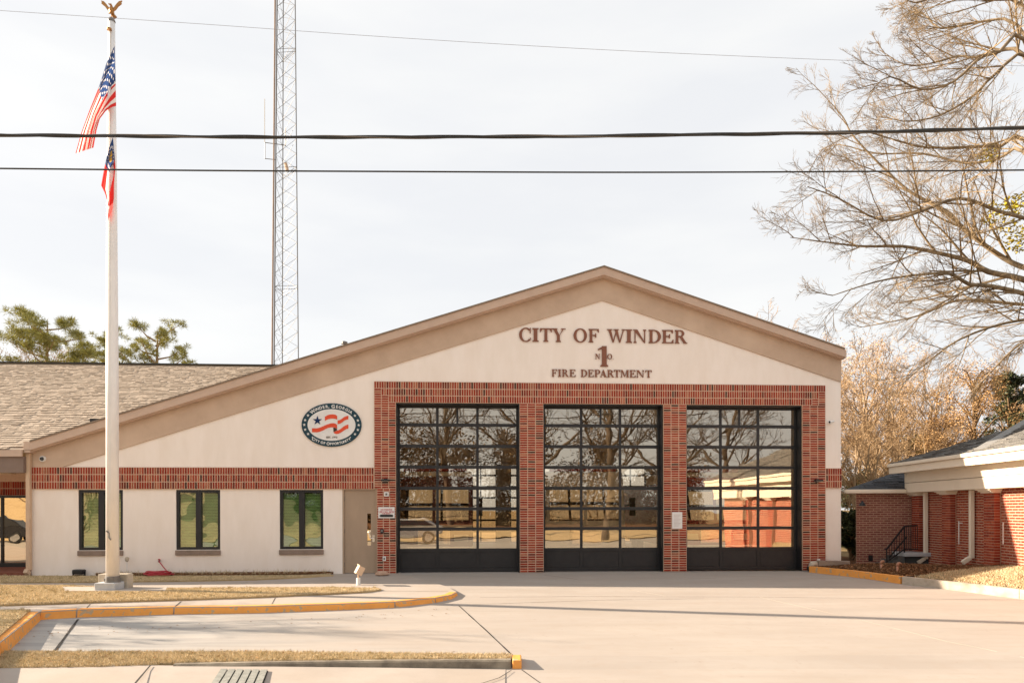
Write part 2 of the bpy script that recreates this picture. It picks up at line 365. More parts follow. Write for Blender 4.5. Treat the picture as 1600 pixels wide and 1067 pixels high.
strip("joint_and_shadow_line", [dg(730, 944.5), dg(830, 941), dg(950, 937), dg(1100, 935)], .012, M_JOINT_SHADOW, drive)
strip("joint_and_shadow_line", [dg(750, 933), dg(900, 931.5), dg(1180, 932.5), dg(1600, 937)], .012, M_JOINT_SHADOW, drive)  # the overhead cable's shadow, drawn as a thin dark strip
strip("joint_and_shadow_line", [dg(815, 1046), dg(846, 1068), dg(880, 1090)], .012, M_JOINT_SHADOW, drive)
strip("joint_and_shadow_line", [dg(850, 898), dg(902, 905)], .01, M_JOINT_SHADOW, drive)
strip("joint_and_shadow_line", [dg(1040, 905), dg(1120, 903)], .01, M_JOINT_SHADOW, drive)
M_SEAM = mat("pale_seam", (.72, .62, .50), rough=.9)
strip("joint_and_shadow_line", [dg(1188, 933), dg(1360, 972), dg(1480, 1002), dg(1600, 1027)], .012, M_SEAM, drive)
strip("joint_and_shadow_line", [dg(930, 912), dg(1040, 931)], .01, M_SEAM, drive)
zw = lambda x, y: -.17 + (-.276 + .17) * max(0, min(1, (x + 5.1) / (wx1 + 5.1))) + .012
strip("joint_and_shadow_line", [gp(235, 1040, -.18), gp(209, 1070, -.18), gp(190, 1090, -.18)], .02, M_JOINT_SHADOW, walk, zw)
strip("joint_and_shadow_line", [gp(799, 1049, -.285), gp(780, 1061, -.285), gp(730, 1078, -.285)], .014, M_JOINT_SHADOW, walk, zw)
M_FADED = mat("faded_yellow_paint", (.66, .49, .29), (.60, .475, .36), scale=9, rough=.9)

# left lawn slab: walk level with the building, held by the yellow kerb
kerb_px = [(-60, 1056), (0, 1003), (62, 955), (120, 952), (272, 948), (400, 946.5), (520, 943), (617, 939.5), (680, 933.5), (705, 929), (714, 924.5)]
kerb_top = [gp(x, y) for x, y in kerb_px]
side = [gp(700, 916.5), gp(670, 907), gp(640, 900), gp(625, 896.5)]
fl = [FS.w(FS.u(625), .35, 0), FS.w(-40, .35, 0)]
outline = [p.xy for p in kerb_top + side + fl] + [Vector((-40, 6.0))]
b = MB(); b.prism([tuple(p) for p in outline], -.4, 0.0, 0)
lawnslab = struct(b.obj("sidewalk", M_WALK))
strip("joint_and_shadow_line", [gp(141, 943.5), gp(134, 951)], .02, M_JOINT_SHADOW, lawnslab, lambda x, y: .004)
strip("joint_and_shadow_line", [gp(283, 939.5), gp(274, 947)], .02, M_JOINT_SHADOW, lawnslab, lambda x, y: .004)
strip("joint_and_shadow_line", [gp(598, 923), gp(700, 924)], .015, M_JOINT_SHADOW, lawnslab, lambda x, y: .004)
strip("joint_and_shadow_line", [gp(430, 934), gp(424, 945)], .012, M_JOINT_SHADOW, lawnslab, lambda x, y: .004)

def kerb_run(name, tops, hgt, width, m, parent=None, zb=None, lean=.03):
    """a kerb stone whose street face runs through the points given"""
    b = MB(); n = len(tops); rows = []
    for i, p in enumerate(tops):
        d = (tops[min(i + 1, n - 1)] - tops[max(i - 1, 0)]); d.z = 0; d.normalize(); o = Vector((d.y, -d.x, 0))      # towards the drive
        base = (zb(p) if zb else p.z - hgt) - .03
        a = p + o * lean; a.z = base; c = p.copy(); c.z = p.z - .02; e = p - o * .02; f = p - o * width; g = f.copy(); g.z = base
        rows.append([a, c, e, f, g])
    k0 = len(b.v)
    for r in rows: b.v += [tuple(q) for q in r]
    for i in range(n - 1):
        for j in range(4):
            a = k0 + i * 5 + j; b.f.append((a, a + 5, a + 6, a + 1)); b.m.append(0)
    b.f.append(tuple(k0 + j for j in range(5))); b.m.append(0); e = k0 + (n - 1) * 5
    b.f.append(tuple(e + j for j in reversed(range(5)))); b.m.append(0)
    return b.obj(name, m, parent)
kt = [Vector((p.x, p.y, .006)) for p in kerb_top]
kroot = bpy.data.objects.new("yellow_kerb", None); COL.objects.link(kroot); struct(kroot)
def subdiv(a, b, n): return [a.lerp(b, i / n) for i in range(n + 1)]
segs = [subdiv(kt[0], kt[1], 2), subdiv(kt[1], kt[2], 3), subdiv(kt[2], kt[3], 2), subdiv(kt[3], kt[4], 4), kt[4:8], kt[7:9], kt[8:11]]
for s in segs:
    d0 = (s[1] - s[0]).normalized() * .014; d1 = (s[-1] - s[-2]).normalized() * .014
    s = [s[0] + d0] + list(s[1:-1]) + [s[-1] - d1]
    kerb_run("kerb_stone", s, .15, .16, M_YELLOW, kroot, zb=lambda p: drive_z(p.y))
# front grass verge and its weathered kerb
kf = [gp(270, 1037.5, -.17), gp(420, 1034.5, -.168), (gp(600, 1032, -.166)), gp(798, 1030.5, -.165)]
wk = bpy.data.objects.new("street_kerb", None); COL.objects.link(wk); struct(wk)
kerb_run("kerb_stone", kf[:3], .13, .10, M_OLDKERB, wk, zb=lambda p: zw(p.x, p.y) - .02)
kerb_run("kerb_stone", kf[2:], .13, .10, M_OLDKERB, wk, zb=lambda p: zw(p.x, p.y) - .02)
e0, e1 = gp(800.5, 1030.5, -.165), gp(815, 1030.5, -.165)
yk = MB(); yk.prism([(e0.x, e0.y - .02), (e1.x, e1.y - .02), (e1.x, e1.y + .33), (e0.x, e0.y + .33)], -.33, -.163)
yk.obj("kerb_end", M_YELLOW, wk, bevel=.015)
verge = [gp(-120, 1043, -.17), gp(160, 1040, -.17)] + [p + Vector((0, .1, 0)) for p in kf] + [gp(800, 1021.5, -.17), gp(400, 1017, -.17), gp(160, 1017.5, -.17), gp(-120, 1017, -.17)]
b = MB(); b.prism([(p.x, p.y) for p in verge], -.36, -.178); struct(b.obj("grass_verge", M_SOIL))

# --- dry turf
def in_poly(x, y, poly):
    c = False; j = len(poly) - 1
    for i in range(len(poly)):
        xi, yi = poly[i]; xj, yj = poly[j]
        if (yi > y) != (yj > y) and x < (xj - xi) * (y - yi) / (yj - yi) + xi: c = not c
        j = i
    return c
def scatter(poly, n, zf, name, m, hgt=(.02, .05), wid=.008, lean=.5, skip=None, chips=False, seed=1, edge=0.0):
    r = random.Random(seed); xs = [p[0] for p in poly]; yl = [p[1] for p in poly]
    V = []; Fc = []; got = 0; tries = 0
    while got < n and tries < n * 30:
        tries += 1
        x, y = r.uniform(min(xs), max(xs)), r.uniform(min(yl), max(yl))
        if not in_poly(x, y, poly) or (skip and skip(x, y)): continue
        got += 1; z = zf(x, y); a = r.uniform(0, 6.283); h = r.uniform(*hgt); k = len(V)
        ca, sa = math.cos(a), math.sin(a)
        if chips:
            l = h; w = h * .35; t = r.uniform(-.5, .5)
            V += [(x - ca * l, y - sa * l, z + .004 - t * l * .3), (x + sa * w, y - ca * w, z + .012), (x + ca * l, y + sa * l, z + .008 + t * l * .3), (x - sa * w, y + ca * w, z + .012)]
            Fc.append((k, k + 1, k + 2, k + 3))
        else:
            lx, ly = r.gauss(0, lean) * h, r.gauss(0, lean) * h
            V += [(x - ca * wid, y - sa * wid, z), (x + ca * wid, y + sa * wid, z), (x + lx, y + ly, z + h)]; Fc.append((k, k + 1, k + 2))
    b = MB(); b.v = V; b.f = Fc; b.m = [0] * len(Fc)
    return b.obj(name, m, kind='stuff')
P2 = lambda pts: [(gp(x, y).x, gp(x, y).y) for x, y in pts]
g2 = P2([(-90, 952), (0, 947), (150, 942), (300, 937.5), (400, 934), (500, 929.5), (575, 925.5), (596, 922.5), (590, 920.2), (520, 919.2), (400, 919.5), (260, 920.5), (180, 919), (100, 916), (-90, 914.5)])
g1 = P2([(-90, 912), (0, 911), (150, 910), (290, 908.5), (400, 906.3), (470, 903), (521, 899.6), (430, 900.4), (300, 901), (170, 901.5), (-90, 900.5)])
g3 = P2([(-140, 1085), (-20, 1012), (48, 954.5), (-140, 956)])
padr = [gp(102, 925.8), gp(258, 925.8), gp(262, 919), (gp(98, 919))]
pad_poly = [(p.x, p.y) for p in padr]
b = MB()
for g in (g1, g2, g3): b.prism(g, -.05, .034)
struct(b.obj("lawn", M_SOIL))
b = MB(); b.prism(pad_poly, -.05, .042); struct(b.obj("concrete_pad", M_WALK))
flat = lambda x, y: .034
notpad = lambda x, y: in_poly(x, y, pad_poly)
scatter(g2, 62000, flat, "grass", M_BLADE, (.010, .032), .0048, skip=notpad, seed=2)
scatter(g1, 24000, flat, "grass", M_BLADE, (.010, .035), .0055, seed=3)
scatter(g3, 16000, flat, "grass", M_BLADE, (.010, .03), .0045, seed=4)
vg = [(p.x, p.y) for p in verge]
scatter(vg, 60000, lambda x, y: -.178, "grass", M_BLADE, (.014, .05), .0036, seed=5)
def edge_poly(pts, w):
    a = [gp(x, y) for x, y in pts]; return [(p.x, p.y) for p in a] + [(p.x, p.y + w) for p in reversed(a)]
scatter(edge_poly([(0, 947.5), (150, 942.5), (300, 938), (400, 934.5), (500, 930), (575, 926)], .22), 7000, flat, "grass", M_BLADE, (.02, .05), .005, seed=6)
scatter(edge_poly([(0, 911.5), (150, 910.5), (290, 909), (400, 906.8), (470, 903), (515, 899)], .22), 4000, flat, "grass", M_BLADE, (.02, .05), .006, seed=7)
M_LEAF = mat("fallen_leaf", (.30, .16, .07), rough=.85, island=.5, spec=.1)
def tufts(poly, n, zf, seed, skip=None):
    r = random.Random(seed); xs = [p[0] for p in poly]; yl = [p[1] for p in poly]; mb = MB(); k = 0
    while k < n:
        x, y = r.uniform(min(xs), max(xs)), r.uniform(min(yl), max(yl))
        if not in_poly(x, y, poly) or (skip and skip(x, y)): continue
        k += 1; hh = r.uniform(.03, .075); rad = r.uniform(.02, .07)
        for _ in range(r.randint(10, 26)):
            a, q = r.uniform(0, 6.28), rad * math.sqrt(r.random()); px_, py_2 = x + q * math.cos(a), y + q * math.sin(a); t = r.uniform(0, 6.28)
            mb.quad([(px_ - .004 * math.cos(t), py_2 - .004 * math.sin(t), zf(x, y)), (px_ + .004 * math.cos(t), py_2 + .004 * math.sin(t), zf(x, y)), (px_ + r.gauss(0, .35) * hh, py_2 + r.gauss(0, .35) * hh, zf(x, y) + hh * r.uniform(.5, 1))])
    mb.obj("grass_tufts", M_TUFT, kind='stuff')
M_TUFT = mat("coarse_tuft", (.40, .31, .16), rough=.9, island=.45, spec=.05)
tufts(g2, 240, flat, 31, notpad); tufts(g1, 110, flat, 32); tufts(vg, 330, lambda x, y: -.178, 33); tufts(g3, 60, flat, 34)
scatter(g2, 160, flat, "fallen_leaves", M_LEAF, (.02, .045), chips=True, seed=21, skip=notpad)
scatter(vg, 130, lambda x, y: -.14, "fallen_leaves", M_LEAF, (.015, .035), chips=True, seed=22)
scatter(P2([(-20, 1000), (62, 966), (400, 957), (700, 941), (720, 948), (400, 966), (90, 978), (20, 1014)]), 90, lambda x, y: drive_z(y) + .006, "fallen_leaves", M_LEAF, (.012, .03), chips=True, seed=23)
m1 = P2([(150, 901.5), (300, 901), (430, 900.2), (490, 898.6), (521, 896.6), (505, 895.2), (150, 897.2)])
b = MB(); b.prism(m1, -.05, .060); struct(b.obj("mulch_bed", M_MULCH))
scatter(m1, 5000, lambda x, y: .060, "mulch", M_CHIP, (.02, .05), chips=True, seed=8)
scatter(m1, 700, lambda x, y: .060, "dry_weeds", M_BLADE, (.04, .13), .008, seed=9)

# ------------------------------------------------------------------ fire station
st = thing("fire_station", "cream stucco fire station with brick-framed bay doors under a wide taupe gable", "fire station", FS.o, TH)
uL, uR = FS.u(49), FS.u(1314)
ap_u, ap_z = FS.uz(941, 421)
sl = .320
roof_z = lambda u: ap_z - sl * abs(u - ap_u)
def urange(x0, x1, py=790): return FS.u(x0, py), FS.u(x1, py)
def zrange(y0, y1, px): return FS.z(px, y1), FS.z(px, y0)       # bottom, top
WIN = [(122.5, 192), (275, 344), (437, 505)]
win = [(*urange(a, c), *zrange(765, 858.5, (a + c) / 2)) for a, c in WIN]
wz0 = sum(w[2] for w in win) / 3; wz1 = sum(w[3] for w in win) / 3
du0, du1 = urange(535, 589); dz1 = FS.z(560, 763)
BAY = [(619, 812), (849, 1036), (1072, 1252.5)]
bays = [urange(a, c) for a, c in BAY]; bz1 = sum(FS.z((a + c) / 2, y) for (a, c), y in zip(BAY, (630.5, 631.5, 632.5))) / 3
outer = [(uL, 0.0), (du0, 0.0), (du0, dz1), (du1, dz1), (du1, 0)]
for a, c in bays: outer += [(a, 0), (a, bz1), (c, bz1), (c, 0)]
outer += [(uR, 0), (uR, roof_z(uR) - .1), (ap_u, ap_z - .1), (uL, roof_z(uL) - .1)]
loops = [outer] + [[(w[0], wz0), (w[1], wz0), (w[1], wz1), (w[0], wz1)] for w in win]
o = link("wall", curve_mesh(loops, .12, "wall", M_STUCCO), st); o.location.y = .121
# rake band and trim
lowL = [FS.uz(97, 728), FS.uz(941, 470), FS.uz(1313, 597)]
zb_l = FS.z(50, 730)
band = [(uL + .02, zb_l), (lowL[0][0], zb_l), lowL[1], (uR, lowL[2][1]), (uR, roof_z(uR) - .12), (ap_u, ap_z - .12), (uL + .02, roof_z(uL) - .12)]
link("rake_band", curve_mesh([band], .02, "rake_band", M_BAND), st).location.y = -.018
e_l, e_r = FS.u(47, 690, -.28), FS.u(1320, 553, -.28)
for a, c in ((e_l, ap_u), (ap_u, e_r)):
    b = MB(); t = .25
    b.slab([(a, roof_z(a) - t), (c, roof_z(c) - t), (c, roof_z(c) - .03), (a, roof_z(a) - .03)], -.28, -.22)
    b.slab([(a, roof_z(a) - t - .035), (c, roof_z(c) - t - .035), (c, roof_z(c) - t + .001), (a, roof_z(a) - t + .001)], -.222, -.05)
    b.obj("rake_trim", M_FASCIA, st)
    b = MB(); b.slab([(a, roof_z(a) - .03), (c, roof_z(c) - .03), (c, roof_z(c) + .012), (a, roof_z(a) + .012)], -.31, 19.5)
    b.obj("roof", M_UNDER, st)
b = MB(); b.box(e_l - .17, e_l - .004, -.28, .2, roof_z(e_l) - .32, roof_z(e_l) - .02); b.obj("gutter_end", M_FASCIA, st)
b = MB(); b.box(e_r + .004, e_r + .05, -.28, 19, roof_z(e_r) - .28, roof_z(e_r) - .05); b.obj("gutter", M_FASCIA, st)
# side, back and inner walls, floor
b = MB(); b.box(uR - .25, uR - .003, .245, 18, 0, roof_z(uR) - .1); b.obj("side_wall", M_STUCCO, st)
iu0 = FS.u(592)
b = MB(); b.box(iu0 - .2, iu0, .245, 18, 0, roof_z(iu0) - .1); b.obj("inner_wall", M_CREAM, st)
back = [(iu0 - .2, 0)]
bk = [(a + .05, c - .05) for a, c in bays]
for a, c in bk: back += [(a, 0), (a, 4.3), (c, 4.3), (c, 0)]
back += [(uR, 0), (uR, roof_z(uR) - .1), (ap_u, ap_z - .1), (iu0 - .2, roof_z(iu0) - .1)]
link("back_wall", curve_mesh([back], .1, "back_wall", M_CREAM), st).location.y = 18.1
b = MB(); b.box(iu0, uR - .25, .4, 18, -.1, .012); b.obj("floor", mat("bay_floor", (.50, .45, .38), (.42, .38, .32), scale=2, rough=.5), st)
for a, c in bk:
    b = MB(); n = 4
    for i in range(n + 1): u = a + (c - a) * i / n; b.box(u - .04, u + .04, 18.02, 18.1, 0, 4.3)
    for i in range(8): z = 4.3 * i / 7; b.box(a, c, 18.03, 18.09, max(0, z - .05), min(4.3, z + .05))
    g = b.obj("back_door", M_BLACK, st)
    b = MB(); b.box(a, c, 18.05, 18.07, .6, 4.3); b.obj("pane", glass("back_glass", .05, (.95, .95, .95)), g)
# wing to the left: recessed porch, eave and brown shingle roof
we_y, we_z, wr = -.30, FS.z(10, 704), .42
ridge_y = 10.6
wing_z = lambda y: we_z + wr * (y - we_y)
uv = lambda y: e_l + (wing_z(y) - roof_z(e_l)) / sl
b = MB()
u0 = -26
b.quad([(u0, we_y, we_z), (e_l, we_y, we_z), (uv(ridge_y), ridge_y, wing_z(ridge_y)), (u0, ridge_y, wing_z(ridge_y))])
b.quad([(u0, ridge_y, wing_z(ridge_y)), (uv(ridge_y), ridge_y, wing_z(ridge_y)), (e_l, 21.5, we_z), (u0, 21.5, we_z)])
b.obj("roof", M_UNDER, st)
b = MB(); b.bar((u0, ridge_y, wing_z(ridge_y) + .05), (uv(ridge_y), ridge_y, wing_z(ridge_y) + .03), .3, .04); b.obj("ridge_vent", M_BLACK, st)
zt, zm, zbm = FS.z(10, 703, we_y), FS.z(10, 713, we_y), FS.z(10, 738, we_y)
b = MB(); b.box(u0, e_l - .175, we_y - .05, we_y, zm, zt); b.obj("gutter", M_FASCIA, st)
b = MB(); b.box(u0, e_l - .175, we_y + .02, we_y + .3, zbm, zm); b.obj("porch_beam", mat("porch_beam_paint", (.24, .175, .14), (.21, .15, .12), scale=3, rough=.7), st)
b = MB(); b.box(u0, uL, we_y + .3, 1.9, zbm + .10, zbm + .14); b.obj("porch_ceiling", M_BAND, st)
b = MB(); b.box(u0, FS.u(16, 742), we_y + .34, we_y + .55, zbm - .03, zbm + .09); b.obj("porch_light_tray", M_TAN, st)
py_ = 1.9
pz1 = FS.z(20, 774, py_); pu1 = FS.u(41.5, 830, py_); pu0 = FS.u(2.5, 830, py_)
b = MB(); b.box(u0, uL, py_ + .02, py_ + .2, pz1, zbm + .2); b.obj("porch_wall", M_MORTAR, st)
b = MB(); b.box(pu1 + .06, uL, py_ + .02, py_ + .2, 0, pz1); b.box(u0, -17.4, py_ + .02, py_ + .2, 0, pz1); b.obj("porch_wall", M_BAND, st)
b = MB(); b.box(uL, uL + .1, .25, 2.1, 0, zbm + .3); b.obj("side_wall", M_STUCCO, st)
b = MB()
for u in (pu1, pu0, pu0 - 1.3, pu0 - 2.6): b.box(u, u + .06, py_ - .04, py_ + .05, 0, pz1)
b.box(-17.4, pu1, py_ - .035, py_ + .045, pz1 - .07, pz1 - .002); b.box(-17.4, pu1, py_ - .035, py_ + .045, .002, .22)
g = b.obj("entry_door", M_BLACK, st)
b = MB(); b.box(-17.4, pu1, py_, py_ + .012, .2, pz1 - .05); b.obj("pane", M_PGLASS, g)
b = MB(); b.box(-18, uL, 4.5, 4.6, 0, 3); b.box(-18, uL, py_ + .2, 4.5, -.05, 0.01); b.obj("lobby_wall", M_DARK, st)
b = MB(); b.box(-20, uL - .02, -.1, py_, 0, .10); b.obj("porch_step", mat("brick_paving", (.27, .10, .065), (.20, .07, .045), scale=9, rough=.9), st)
# downspout at the left corner
b = MB(); ud = FS.u(44.5, 790, -.12)
b.box(ud - .055, ud + .055, -.16, -.05, .16, roof_z(e_l) - .32); b.obox((ud, -.18, .11), (.055, 0, 0), (0, .07, -.05), (0, .03, .05)); b.obj("downspout", M_TAN, st, bevel=.012)
b = MB(); b.box(FS.u(538) - .0, 0, 0, 0, 0, 0) if False else None
vu, vz = FS.uz(538, 541, 1.5)
b = MB(); b.lathe([(.06, -.4), (.06, .06), (.10, .07), (.10, .13), (.03, .16)], (vu, 1.5, vz), 10); b.obj("roof_vent", M_STEEL, st)
sv = FS.uz(150, 656, .6)
b = MB(); b.box(sv[0] - .12, sv[0] + .12, .5, .75, sv[1] - .1, sv[1] + .03); b.obj("roof_flashing", M_BLACK, st)

for a, c in ((iu0, ap_u), (ap_u, uR - .26)):
    b = MB(); b.slab([(a, min(roof_z(a), 9) - .45), (c, roof_z(c) - .45), (c, roof_z(c) - .40), (a, roof_z(a) - .40)], .3, 17.9); b.obj("ceiling", M_WHITE, st)
# --- bricks
def brick_field(parent, cells, y_face, depth, mats, wts, n_single, order, name_rest="brick_courses"):
    """cells: (u, z, w, h) on a wall; each brick a block proud of its mortar. First n_single (by order) are objects."""
    pick = rng.choices(range(len(mats)), wts, k=len(cells)); idx = sorted(range(len(cells)), key=lambda i: order(cells[i]))
    cache = {}; rest = MB(); first = set(idx[:n_single])
    def block(mb, u, y, z, w, h, m):
        c = .006
        n = len(mb.v); mb.v += [(u - w / 2, y + depth, z - h / 2), (u + w / 2, y + depth, z - h / 2), (u + w / 2, y + depth, z + h / 2), (u - w / 2, y + depth, z + h / 2),
                                (u - w / 2 + c, y, z - h / 2 + c), (u + w / 2 - c, y, z - h / 2 + c), (u + w / 2 - c, y, z + h / 2 - c), (u - w / 2 + c, y, z + h / 2 - c)]
        for q in ((4, 5, 6, 7), (0, 1, 5, 4), (1, 2, 6, 5), (2, 3, 7, 6), (3, 0, 4, 7)): mb.f.append(tuple(n + k for k in q)); mb.m.append(m)
    for i in idx:
        u, z, w, h = cells[i]; y = y_face + rng.uniform(-.003, .003); m = pick[i]
        if i in first:
            key = (round(w, 2), round(h, 2), m)
            if key not in cache:
                mb = MB(); block(mb, 0, 0, 0, w, h, 0); cache[key] = mb.mesh("brick", mats[m])
            o = link("brick", cache[key], parent); o.location = (u, y, z)
        else: block(rest, u, y, z, w, h, m)
    if rest.v: rest.obj(name_rest, mats, parent, kind='stuff')
JB = .0135
cells = []; bed = MB()
def soldier(u0, u1, z0, z1, rows, skip=None):
    n = max(1, round((u1 - u0) / .0685)); p = (u1 - u0) / n; q = (z1 - z0) / rows
    for r in range(rows):
        for i in range(n):
            u, z = u0 + (i + .5) * p, z0 + (r + .5) * q
            if skip and skip(u, z): continue
            cells.append((u, z, p - JB, q - JB))
def stack(u0, u1, z0, z1, cols, skip=None):
    n = max(1, round((z1 - z0) / .0678)); p = (z1 - z0) / n; q = (u1 - u0) / cols
    for r in range(n):
        for i in range(cols):
            u, z = u0 + (i + .5) * q, z0 + (r + .5) * p
            if skip and skip(u, z): continue
            cells.append((u, z, q - JB, p - JB))
f0, f1 = FS.u(585, 700), FS.u(1288.5, 700)
tz = (FS.z(600, 596.5) + FS.z(1280, 602)) / 2
cz = (tz - bz1) / 3; cu = .205
lb0, lb1 = FS.z(300, 764), FS.z(300, 730)
pier_z = .0
# top frame with mitred corners
def in_left(u, z): k = (u - f0) / cu; r = (tz - z) / cz; return k < int(r) and k < 3
def in_right(u, z): k = (f1 - u) / cu; r = (tz - z) / cz; return k < int(r) and k < 3
soldier(f0, f1, bz1, tz, 3, lambda u, z: in_left(u, z) or in_right(u, z))
stack(f0, f0 + 3 * cu, bz1, tz, 3, lambda u, z: not in_left(u, z))
stack(f1 - 3 * cu, f1, bz1, tz, 3, lambda u, z: not in_right(u, z))
piers = [(f0, bays[0][0]), (bays[0][1], bays[1][0]), (bays[1][1], bays[2][0]), (bays[2][1], f1)]
for k, (a, c) in enumerate(piers):
    if k == 0:
        stack(a, c, dz1, bz1, 3); stack(du1 + .005, c, pier_z, dz1, 3)
    else: stack(a, c, pier_z, bz1, 3)
soldier(uL + .02, f0 - .012, lb0, lb1, 3)
soldier(f1 + .012, uR, FS.z(1302, 762), FS.z(1302, 731.5), 3)
bo = [(f0, dz1 + .003), (f0, tz), (f1, tz), (f1, 0)]
for a, c in reversed(bays): bo += [(c, 0), (c, bz1), (a, bz1), (a, 0)]
bo += [(du1 + .004, 0), (du1 + .004, dz1 + .003)]
link("mortar_bed", curve_mesh([bo], .024, "mortar_bed", M_MORTAR), st).location.y = -.023
bed.box(uL + .02, f0 - .002, -.046, -.001, lb0, lb1); bed.obj("mortar_bed", M_MORTAR, st); bed = MB(); bed.box(f1 + .002, uR - .001, -.046, -.001, FS.z(1302, 762), FS.z(1302, 731.5))
bed.obj("mortar_bed", M_MORTAR, st)
brick_field(st, cells, -.055, .02, M_BRICK, BW, 300, lambda c: c[0])
pc = []
for r in range(2):
    u = -17.4; q = .21
    while u < uL - .1: pc.append((u, pz1 + .11 + r * q, .0575, q - JB)); u += .0685
brick_field(st, pc, py_ + .005, .02, M_BRICK, BW, 0, lambda c: c[0])

# --- windows
for i, (a, c, _z0, _z1) in enumerate(win):
    f = .075; m_ = (a + c) / 2; b = MB(); y0, y1 = .03, .12
    b.box(a, a + f, y0, y1, wz0, wz1); b.box(c - f, c, y0, y1, wz0, wz1); b.box(a + f, c - f, y0, y1, wz1 - f, wz1); b.box(a + f, c - f, y0, y1, wz0, wz0 + f); b.box(m_ - .075, m_ + .075, y0 - .008, y1, wz0 + f, wz1 - f)
    w = b.obj("window", M_BLACK, st)
    for p0, p1 in ((a + f, m_ - .075), (m_ + .075, c - f)):
        b = MB(); b.box(p0, p1, .075, .087, wz0 + f, wz1 - f); b.obj("pane", M_WGLASS, w)
        b = MB(); z = wz0 + f + .02
        while z < wz1 - f: b.obox(((p0 + p1) / 2, .15, z), ((p1 - p0) / 2, 0, 0), (0, .010, .0155), (0, .0008, -.0006)); z += .043
        b.obj("blind", M_BLIND, w)
    b = MB(); b.box(a - .01, c + .012, -.05, .03, wz0 - .15, wz0 - .012); b.obj("sill", mat("sill_stone", (.30, .225, .18), (.24, .18, .14), scale=6, rough=.9), w, bevel=.01)
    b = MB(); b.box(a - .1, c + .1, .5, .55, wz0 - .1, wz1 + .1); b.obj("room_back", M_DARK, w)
# --- pedestrian door
b = MB(); fw = .05
b.box(du0, du0 + fw, .0, .16, 0, dz1); b.box(du1 - fw, du1, .0, .16, 0, dz1); b.box(du0 + fw, du1 - fw, .0, .16, dz1 - fw, dz1)
dr = b.obj("entrance_door", M_DOORPAINT, st)
v0, v1 = FS.u(573.5), FS.u(579.2); vz0, vz1 = FS.z(576, 852), FS.z(576, 802)
leaf = curve_mesh([[(du0 + fw + .004, .01), (du1 - fw - .004, .01), (du1 - fw - .004, dz1 - fw - .004), (du0 + fw + .004, dz1 - fw - .004)], [(v0, vz0), (v1, vz0), (v1, vz1), (v0, vz1)]], .022, "door_leaf", M_DOORPAINT)
link("door_leaf", leaf, dr).location.y = .06
b = MB(); b.box(v0, v1, .055, .065, vz0, vz1); b.obj("vision_pane", M_PGLASS, dr)
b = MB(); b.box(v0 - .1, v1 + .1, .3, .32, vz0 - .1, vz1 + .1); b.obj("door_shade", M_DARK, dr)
hu, hz = FS.uz(583.5, 841)
b = MB(); b.box(hu - .035, hu + .035, .02, .037, hz - .10, hz + .10); b.tube([(hu, .03, hz + .01), (hu, -.03, hz + .01), (hu - .10, -.03, hz + .01)], .013, 8); b.obj("handle", M_CHROME, dr)
for z in (.25, dz1 / 2, dz1 - .3):
    b = MB(); b.tube([(du0 + fw, .02, z - .06), (du0 + fw, .02, z + .06)], .012, 6); b.obj("hinge", M_STEEL, dr)
# --- the three bay doors
Zc = [FS.z(715, y) for y in (630.5, 662, 695.5, 728.5, 762, 794.5, 826.5, 860)]
for k, (a, c) in enumerate(bays):
    yd = .30; b = MB()
    b.box(a - .02, a + .03, .0, yd + .06, 0, bz1); b.box(c - .03, c + .02, .0, yd + .06, 0, bz1); b.box(a, c, .0, yd + .06, bz1 - .035, bz1 + .01)
    d = b.obj("garage_door", M_BLACK, st)
    a2, c2 = a + .03, c - .03; cw = (c2 - a2)
    st_u = [a2, a2 + cw * .325, a2 + cw * .66, c2]
    hs = .055
    b = MB()
    for i, u in enumerate(st_u):
        w0 = u - (.0 if i == 0 else hs / 2 + .01) ; w1 = u + (.0 if i == 3 else hs / 2 + .01)
        if i == 0: w1 = u + .05
        if i == 3: w0 = u - .05
        b.box(w0, w1, yd - .02, yd + .03, .02, bz1 - .04)
    b.obj("stile", M_CHAR, d)
    rails = Zc[1:] 
    for z in rails + [bz1 - .055, .05]:
        b = MB(); b.box(a2, c2, yd - .026, yd + .036, z - .046, z + .046); b.obj("rail", M_CHAR, d)
    zz = [bz1 - .055] + rails
    for r in range(7):
        for j in range(3):
            hw, hh = (st_u[j + 1] - st_u[j]) / 2 - .02, (zz[r] - zz[r + 1]) / 2 - .03
            b = MB(); b.box(-hw, hw, 0, .012, -hh, hh)
            pn = b.obj("pane", M_GLASS, d); pn.location = ((st_u[j + 1] + st_u[j]) / 2, yd, (zz[r] + zz[r + 1]) / 2); pn.rotation_euler = (rng.gauss(0, .0022), 0, rng.gauss(0, .0016))
    um = (st_u[1] + st_u[2]) / 2
    b = MB(); b.box(um - .03, um + .03, yd - .018, yd + .03, zz[1], zz[0]); b.obj("stile", M_CHAR, d)
    for j in range(3):
        b = MB(); b.box(st_u[j] + .02, st_u[j + 1] - .02, yd - .004, yd + .02, .05, zz[7]); 
        b.box(st_u[j] + .07, st_u[j + 1] - .07, yd - .010, yd - .003, .12, zz[7] - .08); b.obj("bottom_panel", M_CHAR, d, bevel=.006)
    b = MB(); b.tube([(um, yd + .3, bz1 - .15), (um, 4.5, bz1 - .1)], .03, 6); b.obj("opener_rail", M_STEEL, d)

